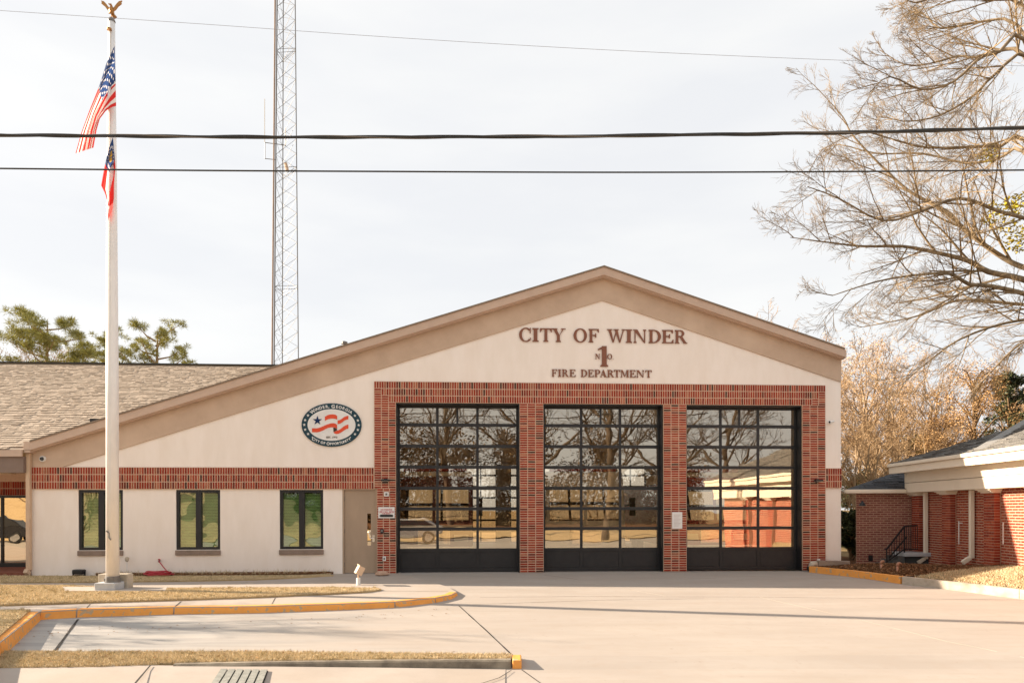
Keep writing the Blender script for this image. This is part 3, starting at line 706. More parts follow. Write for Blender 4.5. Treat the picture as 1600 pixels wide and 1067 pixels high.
# --- shingles of the wing roof
def shingles(parent, org, ax, ay, ulen, vlen, keep, m_rest, m_one, n_single, order, cw=.30, ch=.145, name="shingle"):
    """courses laid up a slope; org + ax*u + ay*v, butts facing down the slope"""
    org, ax, ay = Vector(org), Vector(ax).normalized(), Vector(ay).normalized(); nn = ax.cross(ay).normalized()
    items = []; r = 0; v = 0
    while v < vlen:
        u = -rng.uniform(0, cw)
        while u < ulen:
            w = cw * rng.choice((.55, .8, 1, 1.2)); 
            if keep(u + w / 2, v + ch / 2): items.append((u, v, w, rng.uniform(.012, .036)))
            u += w
        v += ch; r += 1
    idx = sorted(range(len(items)), key=lambda i: order(org + ax * items[i][0] + ay * items[i][1]))
    first = set(idx[:n_single]); rest = MB(); cache = {}
    def piece(mb, o, w, t):
        g = .004; q = [o + ax * g, o + ax * (w - g), o + ax * (w - g) + ay * ch * 1.05, o + ax * g + ay * ch * 1.05]; n = len(mb.v)
        mb.v += [tuple(q[0]), tuple(q[1]), tuple(q[0] + nn * t), tuple(q[1] + nn * t), tuple(q[2] + nn * .004), tuple(q[3] + nn * .004), tuple(q[2] - nn * .01), tuple(q[3] - nn * .01)]
        for f in ((0, 1, 3, 2), (2, 3, 4, 5), (1, 6, 4, 3), (0, 2, 5, 7)): mb.f.append(tuple(n + k for k in f)); mb.m.append(0)
    for i in idx:
        u, v, w, t = items[i]
        if i in first:
            key = (round(w, 2), round(t, 2))
            if key not in cache: mb = MB(); piece(mb, Vector((0, 0, 0)), w, key[1]); cache[key] = mb.mesh(name, m_one)
            o = link(name, cache[key], parent); o.location = org + ax * u + ay * v + nn * .003
        else: piece(rest, org + ax * u + ay * v + nn * .003, w, t)
    if rest.v: rest.obj(name + "_courses", m_rest, parent, kind='stuff')
slen = math.hypot(ridge_y - we_y, wing_z(ridge_y) - we_z); cs = (ridge_y - we_y) / slen
def keep_w(u, v): y = we_y + v * cs; return u - 26 < uv(y) + .05 and u - 26 > -23
shingles(st, (-26, we_y, we_z), (1, 0, 0), (0, cs, (wing_z(ridge_y) - we_z) / slen), 26, slen - .1, keep_w, M_SHINGLE, M_SHINGLE1, 300, lambda p: (0 if p.x > -16.0 else 1, p.y), cw=.19, ch=.21)

# ------------------------------------------------------------------ raised letters of the sign
def glyph(ch):
    """serif capitals on a unit cap height: list of polygons, advance width; strokes may overlap"""
    S, T, E, X = .20, .075, .055, .075        # stem, thin stroke, serif height, serif overhang
    P = []
    def rect(x0, y0, x1, y1): P.append([(x0, y0), (x1, y0), (x1, y1), (x0, y1)])
    def poly(*p): P.append(list(p))
    def serif(x0, x1, y, up):                 # bracketed slab
        h = E if up else -E
        poly(*([(x0 - X, y), (x1 + X, y), (x1 + X, y + h), (x1, y + h * 2), (x0, y + h * 2), (x0 - X, y + h)][:: 1 if up else -1]))
    def stem(x, top=True, bot=True, w=S):
        rect(x, 0, x + w, 1)
        if bot: serif(x, x + w, 0, True)
        if top: serif(x, x + w, 1, False)
    def arc(cx, cy, rx, ry, ix, iy, a0, a1, n=22, sh=0):
        o = [(cx + rx * math.cos(R(a0 + (a1 - a0) * i / n)), cy + ry * math.sin(R(a0 + (a1 - a0) * i / n))) for i in range(n + 1)]
        q = [(cx + sh + ix * math.cos(R(a0 + (a1 - a0) * i / n)), cy + iy * math.sin(R(a0 + (a1 - a0) * i / n))) for i in range(n + 1)]
        for i in range(n): P.append([o[i], o[i + 1], q[i + 1], q[i]])
    if ch == 'I': stem(X); w = S + 2 * X
    elif ch == 'T': stem(.32, top=False); rect(0, 1 - T, .84, 1); poly((0, 1), (0, .72), (.05, .72), (.16, .93), (.16, 1)); poly((.84, 1), (.68, 1), (.68, .93), (.79, .72), (.84, .72)); w = .84
    elif ch == 'F' or ch == 'E':
        stem(X); R1 = .76; rect(X, 1 - T, R1, 1); poly((R1, 1), (R1 - .16, 1), (R1 - .16, .94), (R1 - .04, .74), (R1, .74))
        rect(X, .48, .56, .48 + T); poly((.50, .36), (.56, .36), (.56, .68), (.50, .68), (.45, .53), (.45, .50)); w = R1
        if ch == 'E': rect(X, 0, R1 + .04, T); poly((R1 + .04, 0), (R1 + .04, .28), (R1 - .01, .28), (R1 - .14, .06), (R1 - .14, 0)); w = R1 + .04
    elif ch == 'D': stem(X, True, True); arc(.34, .5, .52, .5, .31, .425, -90, 90); rect(X, 1 - T, .36, 1); rect(X, 0, .36, T); w = .87
    elif ch in 'RP':
        stem(X); yc = .74 if ch == 'R' else .71; ry = 1 - yc
        arc(.40, yc, .34, ry, .15, ry - T, -90, 90); rect(X, 1 - T, .42, 1); rect(X, 2 * yc - 1, .42, 2 * yc - 1 + T); w = .76
        if ch == 'R': poly((.36, .50), (.58, .50), (.90, .05), (.70, .0)); poly((.66, 0), (.98, 0), (.98, .05), (.72, .07)); w = .96
    elif ch == 'O': arc(.5, .5, .5, .53, .29, .455, 0, 360, 36); w = 1.0
    elif ch == 'C':
        arc(.5, .5, .5, .53, .29, .455, 42, 318, 32); poly((.80, .62), (.86, .62), (.86, 1.02), (.81, 1.02), (.77, .90)); poly((.84, .20), (.80, .28), (.86, .28), (.88, .18)); w = .88
    elif ch == 'N':
        rect(.10, 0, .10 + T, .95); rect(.80, 0, .80 + T, 1); poly((.08, 1), (.30, 1), (.875, .0), (.80, 0), (.08, .93))
        serif(.10, .10 + T, 0, True); serif(.80, .80 + T, 1, False); rect(0, 1 - E, .24, 1); w = .97
    elif ch == 'W':
        poly((.08, 1), (.30, 1), (.50, .0), (.42, 0)); poly((.42, 0), (.50, 0), (.72, .86), (.66, .92)); poly((.56, 1), (.78, 1), (.98, 0), (.90, 0)); poly((.90, 0), (.98, 0), (1.26, 1), (1.18, 1))
        rect(0, 1 - E, .40, 1); rect(.48, 1 - E, .88, 1); rect(1.08, 1 - E, 1.36, 1); w = 1.36
    elif ch == 'Y':
        poly((.08, 1), (.31, 1), (.56, .46), (.36, .46)); poly((.50, .42), (.56, .50), (.85, 1), (.76, 1)); rect(.36, 0, .56, .48); serif(.36, .56, 0, True); rect(0, 1 - E, .40, 1); rect(.64, 1 - E, .95, 1); w = .95
    elif ch == 'A':
        poly((.08, 0), (.16, 0), (.48, .92), (.42, 1)); poly((.42, 1), (.52, 1), (.90, 0), (.66, 0), (.36, .82)); rect(.22, .30, .70, .30 + T); rect(0, 0, .26, E); rect(.56, 0, 1.0, E); w = 1.0
    elif ch == 'M':
        rect(.10, 0, .10 + T, 1); stem(.86, True, True); poly((.08, 1), (.30, 1), (.60, .22), (.54, .06)); poly((.54, .06), (.60, .04), (.90, 1), (.84, 1)); serif(.10, .10 + T, 0, True); rect(0, 1 - E, .24, 1); w = 1.14
    elif ch == '1': rect(.20, 0, .44, 1); poly((.0, .80), (.0, .86), (.28, 1), (.44, 1), (.30, .88)); serif(.20, .44, 0, True); w = .56
    elif ch == '.': rect(0, 0, .17, .17); w = .17
    x0 = min(p[0] for q in P for p in q); x1 = max(p[0] for q in P for p in q)
    return [[(p[0] - x0, p[1]) for p in q] for q in P], x1 - x0
def letter(parent, ch, u0, u1, z0, z1, dep=.032):
    P, w = glyph(ch); b = MB(); sx = (u1 - u0) / w; sz = z1 - z0
    for i, q in enumerate(P):
        q = [(p[0] * sx, p[1] * sz) for p in q]
        area = sum(q[k][0] * q[(k + 1) % len(q)][1] - q[(k + 1) % len(q)][0] * q[k][1] for k in range(len(q)))
        if area < 0: q.reverse()
        b.slab(q, -dep - .0006 * (i % 7), -.012)
    o = b.obj("letter", M_LETTER, parent); o.location = (u0, 0, z0); return o
def row(parent, spec, ytop, ybot, ox=780, k=5.0):
    zs = []
    for ch, x0, x1 in spec:
        pm = ox + (x0 + x1) / 2 / k; tilt = (pm - 940) * .0146
        zs.append((FS.z(pm, ybot + tilt), FS.z(pm, ytop + tilt)))
    z0 = sum(z[0] for z in zs) / len(zs); z1 = sum(z[1] for z in zs) / len(zs)
    for ch, x0, x1 in spec:
        letter(parent, ch, FS.u(ox + x0 / k, (ytop + ybot) / 2), FS.u(ox + x1 / k, (ytop + ybot) / 2), z0, z1)
def at_facade(name, label, cat, group=None): return thing(name, label, cat, FS.o, TH, group)
s1 = at_facade("sign_lettering", "bronze raised letters CITY OF WINDER across the top of the gable", "sign", "gable lettering")
row(s1, [('C', 155, 248), ('I', 258, 308), ('T', 318, 410), ('Y', 408, 518), ('O', 580, 685), ('F', 697, 778), ('W', 840, 985), ('I', 987, 1037), ('N', 1045, 1147), ('D', 1165, 1262), ('E', 1270, 1360), ('R', 1370, 1468)], 514.5, 535.3)
s2 = at_facade("sign_lettering", "large bronze numeral 1 flanked by small N and O letters", "sign", "gable lettering")
row(s2, [('1', 770, 850)], 541.0, 573.0); row(s2, [('N', 750, 785), ('O', 843, 881)], 553.2, 561.4); row(s2, [('.', 885, 893)], 559.6, 561.3)
s3 = at_facade("sign_lettering", "smaller bronze letters FIRE DEPARTMENT just above the brick frame", "sign", "gable lettering")
row(s3, [('F', 410, 452), ('I', 459, 483), ('R', 490, 543), ('E', 549, 596), ('D', 637, 687), ('E', 694, 737), ('P', 744, 789), ('A', 786, 842), ('R', 844, 897), ('T', 894, 943), ('M', 946, 1012), ('E', 1019, 1064), ('N', 1070, 1130), ('T', 1140, 1190)], 578.0, 589.4)

# ------------------------------------------------------------------ city seal
TXT = {}
def text_mesh(s, m, half=.004):
    key = (s, m.name)
    if key not in TXT:
        cu = bpy.data.curves.new("t", 'FONT'); cu.body = s; cu.align_x = 'CENTER'; cu.size = 1; cu.extrude = half; cu.offset = .028
        TXT[key] = cu_to_mesh(cu, "lettering", m)
    return TXT[key]
def text_into(mb, s, u, z, size, y, rot=0.0, xs=1.0):
    """append flat text to a builder: baseline-centred at (u, z)"""
    me = text_mesh(s, M_WHITE); n = len(mb.v); c, q = math.cos(rot), math.sin(rot)
    for v in me.vertices:
        x, zz = v.co.x * size * xs, (v.co.z - .36) * size
        mb.v.append((u + x * c - zz * q, y + v.co.y * .5, z + x * q + zz * c))
    for p in me.polygons: mb.f.append(tuple(n + k for k in p.vertices)); mb.m.append(0)
su, sz_ = FS.uz(518.5, 664)
seal = thing("city_seal", "oval navy and white city seal with red ribbons and stars on the stucco", "emblem", FS.w(su, 0, sz_), TH)
A, B, a_, b_ = .836, .612, .668, .446
ell = lambda a, b, n=64: [(a * math.cos(2 * math.pi * i / n), b * math.sin(2 * math.pi * i / n)) for i in range(n)]
MB().slab(ell(A, B), -.035, -.003).obj("border", M_NAVY, seal)
MB().slab(ell(a_, b_), -.041, -.0352).obj("field", M_WHITE, seal)
Z7 = lambda pts: [((x - 668) / 9.7 / 55.2, (522 - y) / 9.7 / 55.2) for x, y in pts]
def flat_poly(name, pts, m, y=-.047): return link(name, curve_mesh([pts], .004, name, m), seal).location.__setitem__(1, y)
def star(cx, cz, r, rot=90):
    return [(cx + (r if i % 2 == 0 else r * .39) * math.cos(R(rot + 36 * i)), cz + (r if i % 2 == 0 else r * .39) * math.sin(R(rot + 36 * i))) for i in range(10)]
for pts in ([(570, 400), (595, 384), (620, 372), (655, 364), (690, 362), (725, 368), (752, 385), (752, 440), (725, 430), (690, 425), (655, 427), (620, 435), (595, 446), (570, 460)],
            [(760, 455), (800, 445), (830, 422), (860, 400), (890, 388), (920, 380), (920, 435), (890, 441), (860, 455), (830, 480), (800, 500), (760, 510)],
            [(378, 575), (450, 575), (495, 563), (540, 545), (580, 525), (620, 510), (655, 499), (690, 495), (725, 502), (750, 520), (750, 578), (722, 561), (690, 558), (655, 558), (620, 566), (580, 585), (540, 606), (495, 625), (450, 634), (378, 632)],
            [(752, 606), (775, 600), (800, 585), (830, 560), (860, 538), (890, 523), (920, 515), (920, 575), (890, 582), (860, 600), (830, 622), (800, 641), (770, 655), (740, 659), (712, 650), (697, 628), (720, 624)]):
    flat_poly("ribbon", Z7(pts), M_SRED)
flat_poly("ribbon_fold", Z7([(695, 563), (720, 564), (748, 580), (750, 600), (720, 621), (697, 624)]), mat("seal_umber", (.06, .04, .03), rough=.5))
flat_poly("star", star((458 - 668) / 9.7 / 55.2, (522 - 458) / 9.7 / 55.2, 72 / 9.7 / 55.2), M_BLUE)
for dx, dz in ((350, 142), (393, 70), (406, 0), (393, -73), (350, -138)):
    for sgn in (-1, 1): flat_poly("star", star(sgn * dx / 9.7 / 55.2, dz / 9.7 / 55.2, 24 / 9.7 / 55.2), M_WHITE, -.040)
def ring_text(s, a0, a1, top, ra, rb, size, big=()):
    mb = MB(); steps = 400; pts = [(ra * math.cos(R(a0 + (a1 - a0) * i / steps)), rb * math.sin(R(a0 + (a1 - a0) * i / steps))) for i in range(steps + 1)]
    cum = [0]
    for p, q in zip(pts, pts[1:]): cum.append(cum[-1] + math.dist(p, q))
    wd = {' ': .45, ',': .35, 'I': .42, '"': .45, 'W': 1.25, 'O': 1.05, 'G': 1.05}
    ws = [wd.get(c, .9) * (1.18 if i in big else 1) for i, c in enumerate(s)]; tot = sum(ws); pos = 0
    for i, c in enumerate(s):
        t = (pos + ws[i] / 2) / tot * cum[-1]; pos += ws[i]
        j = min(range(steps), key=lambda k: abs(cum[k] - t)); p, q = pts[j], pts[j + 1]
        if c == ' ': continue
        text_into(mb, c, p[0], p[1], size * (1.22 if i in big else 1), -.040, math.atan2(q[1] - p[1], q[0] - p[0]))
    return mb.obj("lettering", M_WHITE, seal)
ring_text("WINDER, GEORGIA", 141, 40, True, .752, .528, .112, big=(0, 8))
ring_text('"CITY OF OPPORTUNITY"', 222, 317, False, .752, .528, .094, big=(1, 9))
mb = MB(); text_into(mb, "EST. 1893", (672 - 668) / 9.7 / 55.2, (522 - 708) / 9.7 / 55.2, .070, -.045, xs=1.1)
mb.obj("lettering", mat("seal_text_dark", (.10, .07, .05), rough=.5), seal)

# ------------------------------------------------------------------ small fixtures on the station
def fixture(name, label, cat, px, py, group=None, y=0.0):
    u, z = FS.uz(px, py); return thing(name, label, cat, FS.w(u, y, z), TH, group)
for px, py, lab in ((603, 750.5, "flat dark wall light on the brick pier beside the grey door"), (1275, 751, "flat dark wall light on the brick pier by the right corner")):
    t = fixture("wall_light", lab, "wall light", px, py, "bay wall lights", -.06)
    MB().box(-.05, .05, -.03, -.001, -.05, .05).obj("back_plate", M_BLACK, t); b = MB(); b.slab([(-.12, -.025), (.12, -.025), (.10, .03), (-.10, .03)], -.17, -.02); b.obj("hood", M_BLACK, t, bevel=.008)
    MB().box(-.09, .09, -.15, -.04, -.032, -.0255).obj("lens", M_LENS, t)
t = fixture("security_camera", "white dome camera on the taupe band above the left brick course", "security camera", 69, 717, "security cameras", -.04)
b = MB(); b.tube([(0, -.001, 0), (0, -.06, 0)], [.085, .075], 16); b.obj("housing", M_WHITE, t, smooth=False); b = MB(); b.tube([(0, -.06, 0), (0, -.09, 0), (0, -.10, -.0)], [.055, .045, .02], 16); b.obj("dome", mat("smoked_dome", (.03, .03, .035), rough=.1, spec=.6), t)
t = fixture("security_camera", "white bullet camera on the stucco strip at the right corner", "security camera", 1296, 660, "security cameras", 0)
MB().box(-.05, .05, -.03, -.001, -.05, .05).obj("mount", M_WHITE, t); b = MB(); b.tube([(.0, -.02, -.01), (-.02, -.12, .0)], .018, 8); b.obj("bracket", M_WHITE, t)
b = MB(); b.tube([(.06, -.13, .015), (-.07, -.15, -.005)], .04, 12); b.obj("housing", M_WHITE, t); b = MB(); b.tube([(-.071, -.15, -.005), (-.085, -.152, -.007)], .032, 12); b.obj("lens", M_BLACK, t)
t = fixture("call_box", "small white intercom box on brick above the white door sign", "intercom", 604.5, 772, None, -.062)
MB().box(-.065, .065, -.05, -.001, -.065, .065).obj("case", M_WHITE, t, bevel=.01); b = MB(); b.box(-.03, .03, -.054, -.0502, -.03, .03); b.obj("grille", M_STEEL, t)
t = fixture("door_sign", "white sign with red lettering and black arrow bar on the brick pier", "sign", 604.3, 800.5, None, -.064)
sw, sh = 12.6 / 55, 8.6 / 55
MB().box(-sw, sw, -.012, -.0008, -sh, sh).obj("panel", M_WHITE, t)
M_SIGNRED = mat("sign_red", (.50, .12, .13), rough=.6)
for s, z, k in (("NO PARKING", .085, .062), ("USE CALL BOX", .02, .075), ("FOR ENTRY", -.03, .05)):
    mb = MB(); text_into(mb, s, 0, z, k, -.0135, xs=.85); mb.obj("lettering", M_SIGNRED, t)
b = MB(); b.slab([(-.20, -.09), (-.16, -.125), (.17, -.125), (.19, -.105), (.19, -.075), (.17, -.055), (-.16, -.055)], -.0155, -.0125); b.obj("arrow_bar", M_BLACK, t)
t = fixture("key_pad", "small black keypad on the brick pier below the white sign", "keypad", 597.5, 829.5, None, -.062)
MB().box(-.045, .045, -.045, -.001, -.06, .06).obj("case", M_BLACK, t, bevel=.008); MB().box(-.03, .03, -.049, -.0455, -.02, .045).obj("keys", M_STEEL, t)
for px, py, lab in ((601, 872, "white outlet cover low on the brick pier beside the grey door"), (1277, 876, "white outlet cover low on the brick pier at the right corner")):
    t = fixture("outlet_cover", lab, "outlet", px, py, "outlet covers", -.062); MB().box(-.045, .045, -.03, -.001, -.065, .065).obj("cover", M_WHITE, t, bevel=.008); MB().box(-.02, .02, -.034, -.0305, -.03, .03).obj("flap", M_STEEL, t)
t = fixture("paper_notice", "white paper notice taped to the pier between middle and right doors", "notice", 1057, 812.5, None, -.064)
MB().box(-.15, .15, -.006, -.0008, -.24, .24).obj("sheet", M_WHITE, t)
M_FAINT = mat("faint_print", (.58, .52, .50), rough=.8); b = MB()
for i in range(9): b.box(-.10, .10 - .03 * (i % 3), -.0075, -.0062, .15 - i * .04, .163 - i * .04)
b.obj("print_line", M_FAINT, t)
# hose tap with coiled hose
hp = gp(249.5, 901.5); t = thing("garden_hose", "red garden hose running from a wall tap to a coil on the grass", "hose", (hp.x, hp.y, .015))
b = MB(); pts = []
for i in range(130):
    a = i * 6.2832 * 4 / 129; r = .36 - .0007 * i + .03 * math.sin(i * .29); pts.append((r * math.cos(a) - .02 + .03 * math.sin(i * .09), r * .8 * math.sin(a), .055 + .0007 * i + .008 * math.sin(i * .8)))
tu, tz_ = FS.uz(250, 876); tp = FS.w(tu, -.08, tz_) - Vector((hp.x, hp.y, .015)); last = Vector(pts[-1])
for i in range(1, 13): k = i / 12; p = last.lerp(tp, k); p.z -= .10 * math.sin(k * math.pi); p.x += .07 * math.sin(k * 3.1); pts.append(tuple(p))
b.tube(pts, .015, 7); b.obj("hose", M_HOSE, t, smooth=True)
t = fixture("hose_tap", "brass garden tap on the stucco wall left of the middle window", "tap", 250, 875.5)
b = MB(); b.tube([(0, 0, 0), (0, -.07, 0), (0, -.09, -.03)], .018, 8); b.obj("spout", M_STEEL, t); b = MB(); b.tube([(0, -.05, .02), (0, -.05, .05)], .035, 8); b.obj("handle", M_HOSE, t)
p = gp(123.5, 899.5); t = thing("ground_floodlight", "black ground floodlight lying at the foot of the left wall", "floodlight", (p.x, p.y, .012))
b = MB(); b.box(-.15, .15, -.09, .09, .04, .17); b.obj("housing", M_BLACK, t, bevel=.03); b = MB(); b.bar((-.16, 0, 0), (-.16, 0, .12), .03); b.bar((.16, 0, 0), (.16, 0, .12), .03); b.bar((-.16, 0, .012), (.16, 0, .012), .03); b.obj("bracket", M_BLACK, t)
p = gp(198.5, 899); t = thing("solar_stake_light", "pale round-headed stake light by the wall behind the flagpole", "stake light", (p.x, p.y, .012))
b = MB(); b.tube([(0, 0, 0), (0, 0, .38)], .010, 8); b.obj("stake", M_WHITE, t); b = MB(); b.lathe([(.012, .37), (.05, .40), (.055, .47), (.045, .50), (.01, .51)], (0, 0, 0), 12); b.obj("lamp_head", M_BLOCK2, t)
p = gp(560, 913.5); t = thing("flood_lamp", "bronze floodlight on a short white post in the sidewalk", "floodlight", (p.x, p.y, 0))
b = MB(); b.tube([(0, 0, 0), (0, 0, .17)], .05, 12); b.obj("post", M_WHITE, t); b = MB(); b.tube([(0, 0, .17), (0, 0, .27)], .018, 8); b.obj("knuckle", M_TAN, t)
hd = Vector((.03, 0, .35)); ax = Vector((.78, .32, -.45)).normalized(); ay = Vector((-.38, .92, 0)).normalized(); az = ax.cross(ay)
b = MB(); b.obox(hd, ax * .075, ay * .14, az * .105); b.obj("lamp_head", M_TAN, t, bevel=.008); b = MB(); b.obox(hd - ax * .078 + az * .11, ax * .02, ay * .15, az * .006); b.obj("visor", M_TAN, t)
b = MB(); b.obox(hd - ax * .073, ax * .004, ay * .11, az * .08); b.obj("lens", M_LENS, t)
p = gp(597, 899); t = tag(MB().lathe([(.05, 0), (.19, .03), (.17, .10), (.08, .15)], (0, 0, 0), 7).obj("door_stone", mat("pink_stone", (.52, .35, .25), (.42, .27, .19), scale=9, rough=.95), bevel=.02), "pinkish stone lying at the foot of the door pier", "stone"); t.location = (p.x, p.y, 0); t.scale = (1.15, .7, .8)

# ------------------------------------------------------------------ vehicles seen through the bay glass
def truck(px, y, w, body, roofm, label, hz=2.95):
    u = FS.u(px, 800, y); t = thing("fire_engine", label, "fire engine", FS.w(u, y, .012), TH, "engines parked in the bays"); h = w / 2
    b = MB(); prof = [(0, .55), (0, 1.35), (.18, 2.35), (.35, hz - .1), (2.4, hz - .1), (2.4, .55)]
    n = len(b.v); k = len(prof); b.v += [(-h, p[0], p[1]) for p in prof] + [(h, p[0], p[1]) for p in prof]
    b.f += [tuple(range(n, n + k)), tuple(reversed(range(n + k, n + 2 * k)))] + [(n + (i + 1) % k, n + i, n + k + i, n + k + (i + 1) % k) for i in range(k)]; b.m += [0] * (k + 2)
    b.obj("cab", body, t, bevel=.06)
    MB().box(-h + .03, h - .03, .32, 2.45, hz - .13, hz + .03).obj("cab_roof", roofm, t, bevel=.05)
    for s in (-1, 1):
        b = MB(); x0, x1 = sorted((s * .05, s * (h - .14))); b.quad([(x0, -.005, 1.45), (x1, -.005, 1.45), (x1, .165, 2.42), (x0, .165, 2.42)]); b.quad([(x0, .02, 1.45), (x0, .19, 2.42), (x1, .19, 2.42), (x1, .02, 1.45)]); b.obj("windshield", M_PGLASS, t)
        MB().box(s * (h - .36) - .22, s * (h - .36) + .22, -.05, -.002, .82, 1.02).obj("headlight", M_LENS, t, bevel=.02)
        b = MB(); b.tube([(s * h, .2, 1.9), (s * (h + .2), -.05, 1.95)], .02, 6); b.box(s * (h + .2) - .09, s * (h + .2) + .09, -.1, -.03, 1.6, 2.15); b.obj("mirror", M_BLACK, t)
        for yy in (1.2, 6.2):
            b = MB(); b.tube([(s * (h - .28), yy, .5), (s * h * .99, yy, .5)], .49, 18); b.obj("wheel", M_RUBBER, t)
    MB().box(-.5, .5, -.04, -.002, .72, 1.2).obj("grille", M_CHROME, t, bevel=.015)
    MB().box(-h - .03, h + .03, -.38, -.002, .38, .68).obj("bumper", M_CHROME, t, bevel=.04)
    MB().box(-h + .2, h - .2, .5, .8, hz + .03, hz + .18).obj("light_bar", M_FRED, t, bevel=.03)
    MB().box(-h, h, 2.5, 8.2, .55, hz - .25).obj("body", body, t, bevel=.05)
    MB().box(-h + .02, h - .02, -.012, -.003, 1.22, 1.32).obj("stripe", M_WHITE, t)
    b = MB()
    for x in (-.35, .35): b.bar((x, 1.5, hz + .32), (x, 8, hz + .32), .08)
    for i in range(14): b.bar((-.35, 1.8 + i * .45, hz + .32), (.35, 1.8 + i * .45, hz + .32), .04)
    for x in (-.35, .35): b.bar((x, 2.6, hz - .3), (x, 2.6, hz + .32), .06); b.bar((x, 7.5, hz - .3), (x, 7.5, hz + .32), .06)
    b.obj("ladder", M_STEEL, t)
truck(678, 1.5, 2.4, M_MAROON, M_WHITE, "maroon fire engine with white cab roof inside the left bay")
truck(915, 1.4, 2.5, M_WHITE, M_WHITE, "white fire engine with twin windshields inside the middle bay")
truck(1118, 1.7, 2.3, M_FRED, M_WHITE, "red fire engine with white cab roof inside the right bay")
cu_, cz_ = FS.uz(960, 737, 17.9); t = thing("wall_clock", "round white clock high on the back wall of the middle bay", "clock", FS.w(cu_, 17.99, cz_), TH)
b = MB(); b.tube([(0, -.002, 0), (0, -.05, 0)], .22, 24); b.obj("rim", M_BLACK, t); b = MB(); b.tube([(0, -.051, 0), (0, -.056, 0)], .195, 24); b.obj("face", M_WHITE, t)
b = MB(); b.bar((0, -.06, 0), (.05, -.06, .1), .02, .004); b.bar((0, -.062, 0), (-.14, -.062, .03), .014, .004); b.obj("hand", M_BLACK, t)

# ------------------------------------------------------------------ flagpole and flags
fp = gp(176, 923); fpole = thing("flagpole", "tall satin aluminium flagpole with bronze eagle on a concrete block", "flagpole", (fp.x, fp.y, 0))
k = F / fp.y
MB().box(-.45, .22, .20, .44, 0, .36).obj("footing", M_BLOCK2, fpole, bevel=.02)
MB().box(-.29, .16, -.20, .19, 0, .20).obj("base_block", M_BLOCK, fpole, bevel=.015)
top = H + (HY - 34) / k
b = MB(); b.tube([(0, 0, .2), (0, 0, 5), (0, 0, 9), (0, 0, top)], [.135, .125, .10, .068], 24); b.obj("pole", M_POLE, fpole, smooth=True)
b = MB(); b.lathe([(.165, .2), (.165, .225), (.155, .23), (.15, .33), (.136, .34)], (0, 0, 0), 24); b.obj("collar", M_STEEL, fpole)
for a in range(4): b = MB(); b.tube([(.15 * math.cos(a * 1.57 + .7), .15 * math.sin(a * 1.57 + .7), .225), (.15 * math.cos(a * 1.57 + .7), .15 * math.sin(a * 1.57 + .7), .29)], .018, 6); b.obj("anchor_bolt", M_STEEL, fpole)
b = MB(); b.lathe([(.075, top), (.08, top + .02), (.055, top + .08), (.015, top + .11)], (0, 0, 0), 16); b.obj("truck_cap", M_STEEL, fpole)
eg = thing  # eagle: body, head, wings as one casting
b = MB(); zt_ = top + .11
b.tube([(0, 0, zt_), (0, 0, zt_ + .07)], .012, 8); b.lathe([(.01, .06), (.035, .09), (.055, .15), (.04, .21), (.025, .24)], (0, 0, zt_), 10); b.tube([(0, 0, zt_ + .23), (-.01, -.02, zt_ + .27), (-.05, -.05, zt_ + .265)], [.028, .026, .006], 8)
b.tube([(0, .02, zt_ + .1), (.03, .1, zt_ + .05)], [.03, .045], 6); b.tube([(-.06, -.01, zt_ + .09), (.06, -.01, zt_ + .09)], .02, 6)
b.obj("eagle", M_GOLD, fpole, smooth=True)
for s in (-1, 1):
    b = MB(); prof = [(0, .17), (.06, .22), (.12, .30), (.17, .35), (.235, .365), (.215, .33), (.225, .30), (.19, .27), (.15, .24), (.09, .16), (.02, .12)]
    pts = [(s * x, z + zt_) for x, z in prof]
    if s < 0: pts.reverse()
    b.slab(pts, -.012, .012); b.obj("eagle_wing", M_GOLD, fpole)
b = MB(); b.tube([(-.0, -.11, 1.2), (-.0, -.125, 5), (0, -.10, 9), (0, -.07, top - .25)], .006, 5); b.tube([(.02, -.125, 1.3), (.02, -.125, 5), (.02, -.10, 9), (.02, -.07, top - .25)], .006, 5); b.obj("halyard", M_WHITE, fpole)
b = MB(); b.tube([(-.05, -.15, 1.35), (.0, -.14, 1.30), (0, -.14, 1.2), (.05, -.15, 1.15)], .015, 6); b.obj("cleat", M_STEEL, fpole)
b = MB(); b.lathe([(.05, -.02), (.05, .02)], (0, -.09, top - .22), 10); b.obj("pulley", M_GOLD, fpole)
def FP(px, py, d=0.0):
    p = at(px, py, fp.y + d); return Vector((p.x - fp.x, d, p.z))
def cloth(topc, botc, nu, nv, fold, colour, name, mats, label, cat):
    def curve(c, t):
        t = t * (len(c) - 1); i = min(int(t), len(c) - 2); f = t - i; return c[i][0] + (c[i + 1][0] - c[i][0]) * f, c[i][1] + (c[i + 1][1] - c[i][1]) * f
    b = MB()
    for i in range(nu + 1):
        u = i / nu; x0, y0 = curve(topc, u); x1, y1 = curve(botc, u)
        for j in range(nv + 1):
            v = j / nv; ph = v * fold + u * 2.0
            q = v + .055 * math.sin(ph * 2) * math.sin(v * math.pi)
            p = FP(x0 + (x1 - x0) * q, y0 + (y1 - y0) * q, -.16 - .13 * math.sin(ph) * min(1, u * 3 + .25) - .05 * math.sin(u * 9 + v * 3))
            b.v.append(tuple(p))
    for i in range(nu):
        for j in range(nv):
            a = i * (nv + 1) + j; b.f.append((a, a + 1, a + nv + 2, a + nv + 1)); b.m.append(colour((i + .5) / nu, (j + .5) / nv, i, j))
    o = b.obj(name, mats, None, smooth=True); o.location = (fp.x, fp.y, 0)
    return tag(o, label, cat, "flags hanging from the flagpole")
